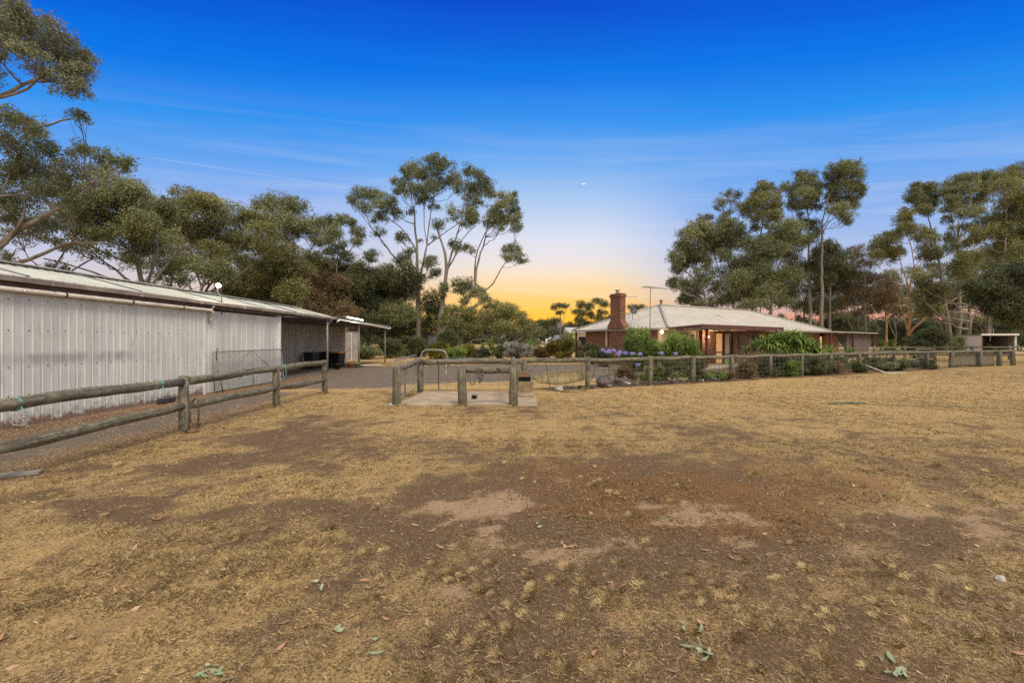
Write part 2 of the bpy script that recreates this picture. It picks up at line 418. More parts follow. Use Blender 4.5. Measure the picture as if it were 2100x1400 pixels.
def zone(X, Y):
    """S grass, A sandy bare, B rusty weed, G gravel, T leaf litter at ground points"""
    Yc = np.maximum(Y, 1.6)
    px = CX+FPX*X/Yc; py = HY+FPX*CAMH/Yc
    n1 = fbm(X, Y, .55, 11); n2 = fbm(X, Y, 2.1, 31); n3 = fbm(X, Y, 6.5, 51, 3)
    wx = px+(fbm(X, Y, .9, 71)-.5)*260; wx = wx+(fbm(X, Y, 3.2, 91)-.5)*110*np.clip(7/Yc, .25, 1); wy = py+(fbm(X, Y, 3.2, 95)-.5)*34*np.clip(6/Yc, .3, 1)+(fbm(X, Y, .9, 81)-.5)*75*np.clip(6/Yc, .3, 1.3)
    out = {}
    for k in BL:
        f = np.zeros_like(X)
        for bx, by, ax, ay, w in BL[k]:
            f = f+w*np.exp(-((wx-bx)/ax)**2-((wy-by)/ay)**2)
        out[k] = f
    inside = (py > 0)
    fd = Y-(15.2+.497*(X-.41)); bed = np.clip((fd+.55)*2.2+(n2-.5)*1.2, 0, 1)*np.clip((X-.9)*1.5, 0, 1)*np.clip((38-X)*.5, 0, 1)
    drv = np.clip((X-8.8)*.6, 0, 1)+np.clip((1.6-fd)*1.2, 0, 1)
    bed = bed*np.clip(drv, 0, 1)
    S = .485-bed*.75+out['S']*.85+(n1-.5)*.8+(n2-.5)*1.1+(n3-.5)*.9
    A = out['A']*1.0+(n2-.5)*1.1+(n3-.5)*1.5-.08
    B = out['B']*.85+(n2-.5)*.9+(n3-.5)*.8-.03+.9*np.clip(fbm(X*.6, Y, .3, 411)-.47, 0, .4)*(Y > 7)
    # gravel: vehicle track between the rail fence and the shed, and the drive sweeping to the house
    G = np.clip((-6.35-X)*1.4, 0, 1)*np.clip((X+14)*.8, 0, 1)*np.clip((17-Y)*.25, 0, 1)
    edge = 17.6+.55*np.maximum(X+3, 0)**.85+(n1-.5)*1.2
    far = 31+.35*np.maximum(X+8, 0)
    drive = np.clip((Y-edge)*.9, 0, 1)*np.clip((far-Y)*.6, 0, 1)*np.clip((X+13)*.7, 0, 1)*np.clip((9.5-X)*.6, 0, 1)
    drive = np.maximum(drive, np.clip((Y-15.5)*.5, 0, 1)*np.clip((-3.6-X)*.8, 0, 1)*np.clip((far-Y)*.6, 0, 1)*np.clip((X+13)*.7, 0, 1))
    G = np.clip(np.maximum(G, drive)+(n2-.5)*.6*(np.maximum(G, drive) > .02), 0, 1)
    T = np.exp(-((X+9.2)/.75)**2)*np.clip((24-Y)*.5, 0, 1)*.9
    T = np.maximum(T, .55*np.exp(-((X+6.6)/.8)**2)*np.clip((15-Y)*.4, 0, 1))
    T = T+(n2-.5)*.6*(T > .05)
    return S, A, B, G, T

def make_ground():
    st = .11
    xs = np.arange(-17, 26.01, st); ys = np.arange(1.0, 33.01, st)
    XX, YY = np.meshgrid(xs, ys)
    X = XX.ravel(); Y = YY.ravel()
    Z = (fbm(X, Y, .8, 201)-.5)*.05+(fbm(X, Y, 3.5, 231)-.5)*.022
    ed = np.minimum(np.minimum(X-xs[0], xs[-1]-X), np.minimum(Y-ys[0], ys[-1]-Y))
    Z = Z*np.clip(ed/1.5, 0, 1)*np.clip((28-Y)/8, 0, 1)
    nx, ny = len(xs), len(ys)
    S, A, B, G, T = zone(X, Y)
    verts = np.stack([X, Y, Z], 1)
    i = np.arange(nx-1)[None,:]+np.arange(ny-1)[:,None]*nx
    faces = np.stack([i, i+1, i+nx+1, i+nx], -1).reshape(-1, 4)
    # the surrounding plain: rings of big quads out to the horizon
    x0, x1, y0, y1 = xs[0], xs[-1], ys[0], ys[-1]
    bx = [-3500, -600, -150, -60, x0, x1, 60, 150, 600, 3500]; by = [-400, -60, y0, y1, 60, 110, 250, 800, 3500]
    ov, of = [], []
    for a in range(len(bx)-1):
        for b in range(len(by)-1):
            if bx[a] >= x0 and bx[a+1] <= x1 and by[b] >= y0 and by[b+1] <= y1: continue
            o = len(verts)+len(ov)
            ov += [(bx[a],by[b],0),(bx[a+1],by[b],0),(bx[a+1],by[b+1],0),(bx[a],by[b+1],0)]
            of.append((o,o+1,o+2,o+3))
    ov = np.array(ov, float)
    n = len(ov)
    verts = np.vstack([verts, ov]); faces = np.vstack([faces, np.array(of)])
    far = (ov[:,1] >= 59).astype(float)
    zS = np.concatenate([S, .55+.6*far]); zA = np.concatenate([A, 0*far]); zB = np.concatenate([B, .1+0*far]); zG = np.concatenate([G, 0*far]); zT = np.concatenate([T, .25*(1-far)])
    me = bpy.data.meshes.new('ground')
    nf = len(faces)
    me.vertices.add(len(verts)); me.loops.add(nf*4); me.polygons.add(nf)
    me.vertices.foreach_set('co', verts.astype(np.float32).ravel())
    me.loops.foreach_set('vertex_index', faces.astype(np.int32).ravel())
    me.polygons.foreach_set('loop_start', np.arange(0, nf*4, 4, dtype=np.int32))
    me.polygons.foreach_set('use_smooth', np.ones(nf, bool))
    me.update(calc_edges=True)
    for nm, z in (('zs',zS),('za',zA),('zb',zB),('zg',zG),('zt',zT)):
        me.attributes.new(nm, 'FLOAT', 'POINT').data.foreach_set('value', z.astype(np.float32))
    m, nt, b = new_mat('dry paddock')
    def at(k): return N(nt, 'ShaderNodeAttribute', attribute_name=k).outputs['Fac']
    f3 = noise(nt, 11, 5, .7); f4 = noise(nt, 48, 4, .7); f5 = noise(nt, 190, 3, .7); f1 = noise(nt, .5, 3)
    fine = math_n(nt, 'ADD', math_n(nt, 'ADD', math_n(nt, 'MULTIPLY', math_n(nt, 'SUBTRACT', f3, .5), .7), math_n(nt, 'MULTIPLY', math_n(nt, 'SUBTRACT', f4, .5), .8)), math_n(nt, 'MULTIPLY', math_n(nt, 'SUBTRACT', f5, .5), .9))
    fg = math_n(nt, 'ADD', math_n(nt, 'MULTIPLY', f5, .55), math_n(nt, 'MULTIPLY', f4, .45))
    soil = ramp(nt, fg, [(.34, (.034,.02,.01)), (.48, (.11,.068,.034)), (.56, (.165,.108,.058)), (.66, (.27,.185,.105))])
    soil = mix(nt, sstep(nt, f3, .35, .7), soil, mix(nt, .5, soil, (.125,.08,.048)))
    grass = ramp(nt, fg, [(.33, (.1,.06,.026)), (.43, (.27,.175,.075)), (.52, (.42,.295,.118)), (.62, (.53,.39,.168)), (.7, (.65,.5,.26))])
    grass = mix(nt, math_n(nt, 'MULTIPLY', sstep(nt, f3, .47, .66), .65), grass, (.24,.16,.075))
    grass = mix(nt, math_n(nt, 'MULTIPLY', sstep(nt, noise(nt, 2.3, 4, .65), .48, .66), .6), grass, (.27,.165,.072))
    c = mix(nt, sstep(nt, math_n(nt, 'ADD', at('zs'), math_n(nt, 'MULTIPLY', fine, 1.5)), .24, .8), soil, grass)
    weed = ramp(nt, fg, [(.34, (.06,.028,.011)), (.5, (.17,.085,.03)), (.7, (.3,.17,.07))])
    c = mix(nt, math_n(nt, 'MULTIPLY', sstep(nt, math_n(nt, 'ADD', at('zb'), math_n(nt, 'MULTIPLY', fine, 1.5)), .25, .8), .8), c, weed)
    sand = ramp(nt, f5, [(.3, (.23,.15,.085)), (.7, (.4,.275,.165))])
    c = mix(nt, sstep(nt, math_n(nt, 'ADD', at('za'), math_n(nt, 'MULTIPLY', fine, 1.2)), .3, .68), c, sand)
    grav = ramp(nt, fg, [(.35, (.06,.045,.034)), (.47, (.125,.1,.077)), (.56, (.165,.135,.105)), (.66, (.3,.255,.205))])
    grav = mix(nt, math_n(nt, 'MULTIPLY', sstep(nt, f3, .42, .64), .6), grav, (.095,.068,.046))
    grav = mix(nt, math_n(nt, 'MULTIPLY', sstep(nt, noise(nt, 1.9, 6, .75), .5, .68), .6), grav, (.25,.2,.15))
    c = mix(nt, sstep(nt, math_n(nt, 'ADD', at('zg'), math_n(nt, 'MULTIPLY', fine, .6)), .35, .65), c, grav)
    lit = ramp(nt, f4, [(.38, (.05,.033,.02)), (.5, (.15,.098,.056)), (.6, (.36,.25,.145))])
    c = mix(nt, math_n(nt, 'MULTIPLY', sstep(nt, math_n(nt, 'ADD', at('zt'), math_n(nt, 'MULTIPLY', fine, 1.2)), .4, .6), .85), c, lit)
    L(nt, c, b.inputs['Base Color']); b.inputs['Roughness'].default_value = .95
    b.inputs['Specular IOR Level'].default_value = .15
    h = math_n(nt, 'ADD', math_n(nt, 'MULTIPLY', f4, .6), math_n(nt, 'MULTIPLY', f5, .5))
    bump(nt, b, h, .7, .03)
    me.materials.append(m)
    o = bpy.data.objects.new('ground', me); COL.objects.link(o)
    return tag(o, 'bare paddock of dry straw grass and brown soil', 'ground', kind='structure')
make_ground()

def scatter(n, ylo, yhi, wide=1.22, pw=1.0):
    """random ground points, thicker near the viewer's side of the paddock"""
    Y = (rng.random(n)*(yhi**2-ylo**2)+ylo**2)**.5
    X = rng.uniform(-wide, wide, n)*Y
    return X, Y

def make_grass():
    Vs, Rs = [], []
    for n, lo, hi, hgt, wid in ((150000, 2.0, 4.5, .032, .0028), (170000, 4.5, 8.0, .034, .0042), (130000, 8.0, 14, .036, .007), (90000, 14, 26, .05, .013)):
        X, Y = scatter(n, lo, hi)
        S, A, B, G, T = zone(X, Y)
        p = np.clip((S-.36)*2.2, .03, 1)*np.clip(1-A*1.6, 0, 1)*np.clip(1-G*1.4, .0, 1)
        p = np.maximum(p, np.clip(B-.1, 0, .5)*.5)
        if lo >= 14: p = p*(np.abs(X+1.2) > 2.4)*(Y > 17.5+.5*(X-3))*(Y < 14.5+.5*(X+1)) if False else p*(Y < np.where(X > .4, 14.4+.5*(X-.4), 15.0))
        pad = (X > -3.05) & (X < .75) & (Y > 11.95) & (Y < 15.1)
        k = (rng.random(n) < p) & ~pad & ~((X < -9.6))
        X, Y, Bk = X[k], Y[k], B[k]; m = len(X)
        # blades bunch into small tufts
        nt_ = max(1, m//9); ti = rng.integers(0, m, nt_); own = np.arange(m) % nt_
        srt = np.argsort(np.round(X/.5)*1000+np.round(Y/.5)); X, Y, Bk = X[srt], Y[srt], Bk[srt]
        lead = (np.arange(m)//9)*9; far_ = np.hypot(X[lead]-X, Y[lead]-Y) > .45; fw = np.where(far_, 0, rng.uniform(.2, .92, m))
        X, Y = X*(1-fw)+X[lead]*fw, Y*(1-fw)+Y[lead]*fw
        base = np.stack([X, Y, np.full(m, -.004)], 1)
        az = rng.uniform(0, 2*np.pi, m); lean = rng.uniform(.35, 1.25, m)
        h = hgt*rng.uniform(.5, 1.5, m)
        d = np.stack([np.cos(az)*np.sin(lean), np.sin(az)*np.sin(lean), np.cos(lean)], 1)
        sd = np.stack([-np.sin(az+rng.normal(0,.5,m)), np.cos(az), np.zeros(m)], 1)
        w = wid*rng.uniform(.6, 1.3, m)
        mid = base+d*(h*.55)[:,None]
        d2 = unit(d+np.stack([np.cos(az)*.5, np.sin(az)*.5, -.45*np.ones(m)], 1))
        tip = mid+d2*(h*.6)[:,None]
        V = np.stack([base-sd*w[:,None]*.5, base+sd*w[:,None]*.5, tip, mid-sd*w[:,None]*.5], 1)
        Vs.append(V); r = np.clip(rng.normal(.52, .24, m)-np.clip(Bk, 0, .6)*.5, 0, 1); Rs.append(r)
    # separate pale tussocks
    T = []
    spots = []
    for _ in range(1100):
        y = (rng.random()*(6.5**2-2.1**2)+2.1**2)**.5; x = rng.uniform(-1.15, 1.15)*y
        px = CX+FPX*x/y; py = HY+1615/y
        w = 1.0 if (py > 1150 and px > 850) else (.5 if py > 1180 else .25)
        if py < 1100: w *= .35
        if rng.random() < w: spots.append((x, y))
    tv, tr = [], []
    feet = [(-6.04,8.54),(-6.04,11.87),(-6.04,14.95),(-1.27,12.0),(.03,11.95),(-3.02,12.05),(2.66,16.3),(5.22,17.5),(7.3,18.6),(9.5,19.9),(11.8,21.1),(16.2,23.5),(24.75,27.5)]
    spots += [(fx+rng.normal(0,.09), fy+rng.normal(0,.07)) for fx, fy in feet for _ in range(5)]
    for x, y in spots:
        m = int(rng.integers(90, 240)); rad = rng.uniform(.025, .065); hh = rng.uniform(.018, .042)*(2.2 if y > 7 else 1)
        az = rng.uniform(0, 2*np.pi, m); rr = rad*np.sqrt(rng.random(m))
        base = np.stack([x+np.cos(az)*rr, y+np.sin(az)*rr, np.full(m, -.003)], 1)
        lean = .25+1.0*rr/rad*rng.uniform(.5, 1.3, m)
        d = np.stack([np.cos(az)*np.sin(lean), np.sin(az)*np.sin(lean), np.cos(lean)], 1)
        sd = np.stack([-np.sin(az), np.cos(az), np.zeros(m)], 1)*.001
        h = (hh*rng.uniform(.6, 1.3, m))[:,None]
        mid = base+d*h*.6; tip = mid+unit(d+np.array([0,0,-.35]))*h*.5
        tv.append(np.stack([base-sd, base+sd, tip, mid-sd], 1)); tr.append(np.clip(rng.normal(.66, .16)+rng.normal(0, .15, m), 0, 1))
    Vs += tv; Rs += tr
    o = quads('dry_grass', np.concatenate(Vs), M['straw'], np.concatenate(Rs))
    tag(o, 'short straw coloured dry grass and tussocks over the paddock', 'grass', kind='stuff')
make_grass()

def leaf_shape(n, Ls, Ws, X, Y, z0=.004):
    """curled lanceolate fallen leaves: each is a strip of 4 quads -> returned as (n*4, 4, 3)"""
    az = rng.uniform(0, 2*np.pi, n)
    ts = np.array([0, .2, .5, .8, 1.0]); ws = np.array([.08, .75, 1, .6, .05])
    curl = rng.normal(0, .25, n); bend = rng.normal(0, .5, n)
    cen, sid = [], []
    for t, w in zip(ts, ws):
        u = (t-.5)*Ls
        v = bend*Ls*.35*((t-.5)**2*4-.5)
        x = X+np.cos(az)*u-np.sin(az)*v; y = Y+np.sin(az)*u+np.cos(az)*v
        z = z0+np.abs(curl)*Ls*(t-.5)**2*1.6+rng.uniform(0, .006, n)*0+.004
        cen.append(np.stack([x, y, z], 1))
        s = np.stack([-np.sin(az), np.cos(az), rng.normal(.1, .35)*np.ones(n)], 1)
        sid.append(s*(Ws*w*.5)[:,None])
    q = [np.stack([cen[i]-sid[i], cen[i]+sid[i], cen[i+1]+sid[i+1], cen[i+1]-sid[i+1]], 1) for i in range(4)]
    return np.stack(q, 1)          # n, 4, 4, 3
def make_litter():
    n = 9000
    X, Y = scatter(n, 2.3, 18)
    S, A, B, G, T = zone(X, Y)
    k = (rng.random(n) < .22+np.clip(T, 0, 1)*.0) & (X > -9.5) & (Y < 15)
    X, Y = X[k], Y[k]
    # thick drifts at the foot of the shed and below the rail fence
    m = 8500
    y2 = rng.uniform(7.4, 24, m); x2 = -9.62+np.abs(rng.normal(0, .62, m))
    y3 = rng.uniform(4.5, 15.5, 1600); x3 = -6.5+rng.normal(0, .5, 1600)
    X = np.concatenate([X, x2, x3]); Y = np.concatenate([Y, y2, y3])
    n = len(X)
    V = leaf_shape(n, rng.uniform(.03, .095, n), rng.uniform(.007, .018, n), X, Y)
    r = np.clip(rng.normal(.5, .27, n), 0, 1)
    o = quads('leaf_litter', V.reshape(-1, 4, 3), M['fallen'], np.repeat(r, 4))
    tag(o, 'drifts of small dry gum leaves on the ground and along the shed', 'leaf litter', kind='stuff')
    # the big leaves lying in front, each its own object
    kinds = [('fallen', 'curled orange brown gum leaf fallen on the dry grass', 'fallen brown gum leaves', 0.5),
             ('fallen_green', 'pale grey green gum leaf fallen on the dry grass', 'fallen green gum leaves', 0.5)]
    protos = []
    for mt, lab, grp, _ in kinds:
        for j in range(5):
            L_ = rng.uniform(.075, .12); W_ = L_*rng.uniform(.2, .3)
            V = leaf_shape(1, np.array([L_]), np.array([W_]), np.zeros(1), np.zeros(1), 0.0)[0]
            vs = []; fs = []
            for i in range(4): fs.append((2*i, 2*i+1, 2*i+3, 2*i+2))
            for i in range(4): vs += [tuple(V[i][0]), tuple(V[i][1])]
            vs += [tuple(V[3][3]), tuple(V[3][2])]
            me = bpy.data.meshes.new('fallen_leaf'); me.from_pydata(vs, [], fs)
            me.attributes.new('rnd', 'FLOAT', 'POINT').data.foreach_set('value', np.full(len(vs), float(rng.uniform(.1, .9)), np.float32))
            me.polygons.foreach_set('use_smooth', [True]*4); me.materials.append(M[mt])
            protos.append((me, lab, grp))
    def put(k, x, y, z=.012, sc=1.0):
        me, lab, grp = protos[k]
        o = bpy.data.objects.new('fallen_leaf', me); COL.objects.link(o)
        o.location = (x, y, z); o.rotation_euler = (rng.normal(0, .15), rng.normal(0, .15), rng.uniform(0, 6.28)); o.scale = (sc, sc, sc)
        tag(o, lab, 'leaf', grp)
    for _ in range(190):
        y = (rng.random()**.75)*3.2+2.25; x = rng.uniform(-1.13, 1.13)*y
        put(int(rng.integers(0, 5)), x, y, sc=rng.uniform(.42, .85))
    for px, py, c in ((425,1390,9),(700,1300,2),(1430,1330,8),(1840,1375,6),(1420,1290,3),(1370,1070,2),(1110,1080,4),(760,1330,2),(640,1200,2)):
        D = GD(py)
        for _ in range(c): put(int(rng.integers(5, 10)), GX(px, D)+rng.normal(0, .05), D+rng.normal(0, .05), .018, rng.uniform(.5, 1.0))
make_litter()
def make_bits():
    """flat straw stems, bark shreds and twigs matted over soil and grass alike"""
    Vs, Rs = [], []
    for n, lo, hi, l0, w0 in ((60000, 2.1, 4.5, .03, .0022), (50000, 4.5, 8, .035, .0035), (36000, 8, 15, .05, .007)):
        X, Y = scatter(n, lo, hi)
        k = (X > -9.4) & ~((X > -3.05) & (X < .75) & (Y > 11.9) & (Y < 15.2)) & (rng.random(n) < .25+.75*fbm(X, Y, 1.6, 301)**1.5)
        X, Y = X[k], Y[k]; m = len(X)
        az = rng.uniform(0, 2*np.pi, m); l = l0*rng.uniform(.4, 1.5, m)*.5; w = w0*rng.uniform(.5, 1.4, m)*.5
        z = rng.uniform(.004, .016, m)
        d = np.stack([np.cos(az)*l, np.sin(az)*l, rng.normal(0, .12, m)*l], 1); s = np.stack([-np.sin(az)*w, np.cos(az)*w, rng.normal(0, .3, m)*w], 1)
        c = np.stack([X, Y, z+.006], 1)
        Vs.append(np.stack([c-d-s, c-d+s, c+d+s*.4, c+d-s*.4], 1)); r = rng.random(m)
        Rs.append(np.where(r < .4, rng.uniform(0, .12, m), rng.uniform(.35, 1, m)))
    bm_ = leaf_mat('matted straw and twigs', (.035,.022,.014), (.24,.165,.085), (.52,.42,.26), 0, .8)
    o = quads('ground_debris', np.concatenate(Vs), bm_, np.concatenate(Rs))
    tag(o, 'matted straw stems twigs and bark shreds strewn over the soil', 'debris', kind='stuff')
make_bits()

# ------------------------------------------------------------------ sky, light, camera
def make_world():
    w = bpy.data.worlds.new('World'); scn.world = w; w.use_nodes = True
    nt = w.node_tree; bg = nt.nodes['Background']
    tc = nt.nodes.new('ShaderNodeTexCoord'); sp = nt.nodes.new('ShaderNodeSeparateXYZ')
    L(nt, tc.outputs['Generated'], sp.inputs[0])
    x, y, z = sp.outputs
    den = math_n(nt, 'SQRT', math_n(nt, 'ADD', math_n(nt, 'ADD', math_n(nt, 'MULTIPLY', z, z), math_n(nt, 'MULTIPLY', y, y)), math_n(nt, 'MULTIPLY', math_n(nt, 'MULTIPLY', x, x), .3)))
    e = math_n(nt, 'DIVIDE', z, den)
    # faint streaks of high cloud drawn out along the horizon
    mp = nt.nodes.new('ShaderNodeCombineXYZ')
    L(nt, math_n(nt, 'MULTIPLY', x, 1.3), mp.inputs[0]); L(nt, math_n(nt, 'MULTIPLY', y, 1.3), mp.inputs[1]); L(nt, math_n(nt, 'ADD', math_n(nt, 'MULTIPLY', e, 24), math_n(nt, 'MULTIPLY', x, .8)), mp.inputs[2])
    cn = N(nt, 'ShaderNodeTexNoise', Scale=1.6, Detail=6, Roughness=.6, Distortion=.4)
    L(nt, mp.outputs[0], cn.inputs['Vector'])
    cl = cn.outputs['Fac']
    e2 = math_n(nt, 'ADD', e, math_n(nt, 'MULTIPLY', math_n(nt, 'SUBTRACT', cl, .5), .05))
    core = ramp(nt, e2, [(0, (.98,.36,.02)), (.035, (1.0,.5,.03)), (.06, (1.0,.55,.07)), (.083, (.96,.59,.17)), (.108, (.95,.68,.36)), (.135, (.9,.73,.54)), (.168, (.8,.76,.75)), (.212, (.69,.735,.87)), (.28, (.41,.59,.88)),
                         (.345, (.18,.44,.88)), (.42, (.035,.3,.87)), (.5, (.0,.18,.8)), (.6, (.0,.062,.6)), (.75, (.02,.1,.55))])
    left = ramp(nt, e2, [(0, (.88,.42,.2)), (.05, (.88,.5,.28)), (.09, (.8,.58,.46)), (.13, (.66,.6,.64)), (.19, (.5,.57,.8)), (.27, (.3,.47,.86)),
                         (.345, (.12,.37,.87)), (.42, (.02,.285,.87)), (.5, (.0,.175,.8)), (.6, (.0,.075,.64)), (.75, (.02,.1,.55))])
    right = ramp(nt, e2, [(0, (.8,.24,.11)), (.03, (.8,.28,.16)), (.055, (.72,.42,.34)), (.085, (.6,.53,.56)), (.13, (.52,.58,.77)), (.24, (.28,.46,.85)),
                         (.345, (.12,.37,.87)), (.42, (.02,.285,.87)), (.5, (.0,.175,.8)), (.6, (.0,.075,.64)), (.75, (.02,.1,.55))])
    az = math_n(nt, 'DIVIDE', x, math_n(nt, 'MAXIMUM', math_n(nt, 'ABSOLUTE', y), .05))
    c = mix(nt, math_n(nt, 'SUBTRACT', 1, sstep(nt, az, -.45, -.02)), core, left)
    c = mix(nt, sstep(nt, az, .16, .48), c, right)
    band = math_n(nt, 'MULTIPLY', sstep(nt, e, .03, .2), math_n(nt, 'SUBTRACT', 1, sstep(nt, e, .3, .5)))
    c = mix(nt, math_n(nt, 'MULTIPLY', math_n(nt, 'MULTIPLY', sstep(nt, cl, .4, .72), band), .19), c, (.85,.83,.85))
    # the vapour trail: a thin great circle, seen low in the west
    a = Vector(((275-CX)/FPX, 1, (HY-318)/FPX)).normalized(); b_ = Vector(((735-CX)/FPX, 1, (HY-388)/FPX)).normalized()
    nrm = a.cross(b_).normalized(); mid = (a+b_).normalized()
    def dot(v):
        d = nt.nodes.new('ShaderNodeVectorMath'); d.operation = 'DOT_PRODUCT'
        L(nt, tc.outputs['Generated'], d.inputs[0]); d.inputs[1].default_value = v; return d.outputs['Value']
    thin = math_n(nt, 'SUBTRACT', 1, sstep(nt, math_n(nt, 'ABSOLUTE', dot(nrm)), -.0002, .0019))
    span = sstep(nt, dot(mid), math.cos(a.angle(b_)/2), math.cos(a.angle(b_)/2)+.006)
    c = mix(nt, math_n(nt, 'MULTIPLY', math_n(nt, 'MULTIPLY', thin, span), .16), c, (.9,.88,.92))
    # below the horizon, and an unseen bright fill added behind and high overhead
    fill_mask = math_n(nt, 'MAXIMUM', sstep(nt, math_n(nt, 'MULTIPLY', y, -1), -.12, .3), sstep(nt, z, .62, .86))
    fill_col = ramp(nt, cl, [(.3, (BACK*1.0, BACK*.93, BACK*.84)), (.7, (BACK*1.25, BACK*1.15, BACK*1.03))])
    c = mix(nt, fill_mask, c, fill_col)
    sky = nt.nodes.new('ShaderNodeTexSky'); sky.sky_type = 'NISHITA'; sky.sun_disc = False
    sky.sun_elevation = R(3); sky.sun_rotation = R(4)
    add = mix(nt, .004, c, sky.outputs[0], 'ADD')
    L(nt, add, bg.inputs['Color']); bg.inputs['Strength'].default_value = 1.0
DENOISE = False
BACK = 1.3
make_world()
sl = bpy.data.lights.new('fill_sun', 'SUN'); sl.energy = 2.6; sl.angle = R(16); sl.color = (1, .9, .76)  # soft directional fill added from behind and above, against the dusk glow
so = bpy.data.objects.new('fill_sun', sl); COL.objects.link(so)
so.rotation_euler = Vector((-.34, .5, -.8)).to_track_quat('-Z', 'Y').to_euler()

cam = bpy.data.cameras.new('camera'); co = bpy.data.objects.new('camera', cam); COL.objects.link(co)
co.location = (0, 0, CAMH); co.rotation_euler = (R(90), 0, 0)
cam.sensor_width = 36; cam.lens = FPX/2100*36; cam.shift_y = (698-700)/2100
cam.clip_start = .05; cam.clip_end = 9000
scn.camera = co
scn.view_settings.view_transform = 'Standard'; scn.view_settings.look = 'None'
scn.view_settings.exposure = 0; scn.view_settings.gamma = 1
scn.cycles.max_bounces = 6; scn.cycles.transparent_max_bounces = 4; scn.cycles.diffuse_bounces = 3
scn.cycles.sample_clamp_indirect = 4
scn.cycles.use_denoising = DENOISE
def point_light(name, loc, col, e, r=.06):
    l = bpy.data.lights.new(name, 'POINT'); l.energy = e; l.color = col; l.shadow_soft_size = r
    o = bpy.data.objects.new(name, l); COL.objects.link(o); o.location = loc; return o
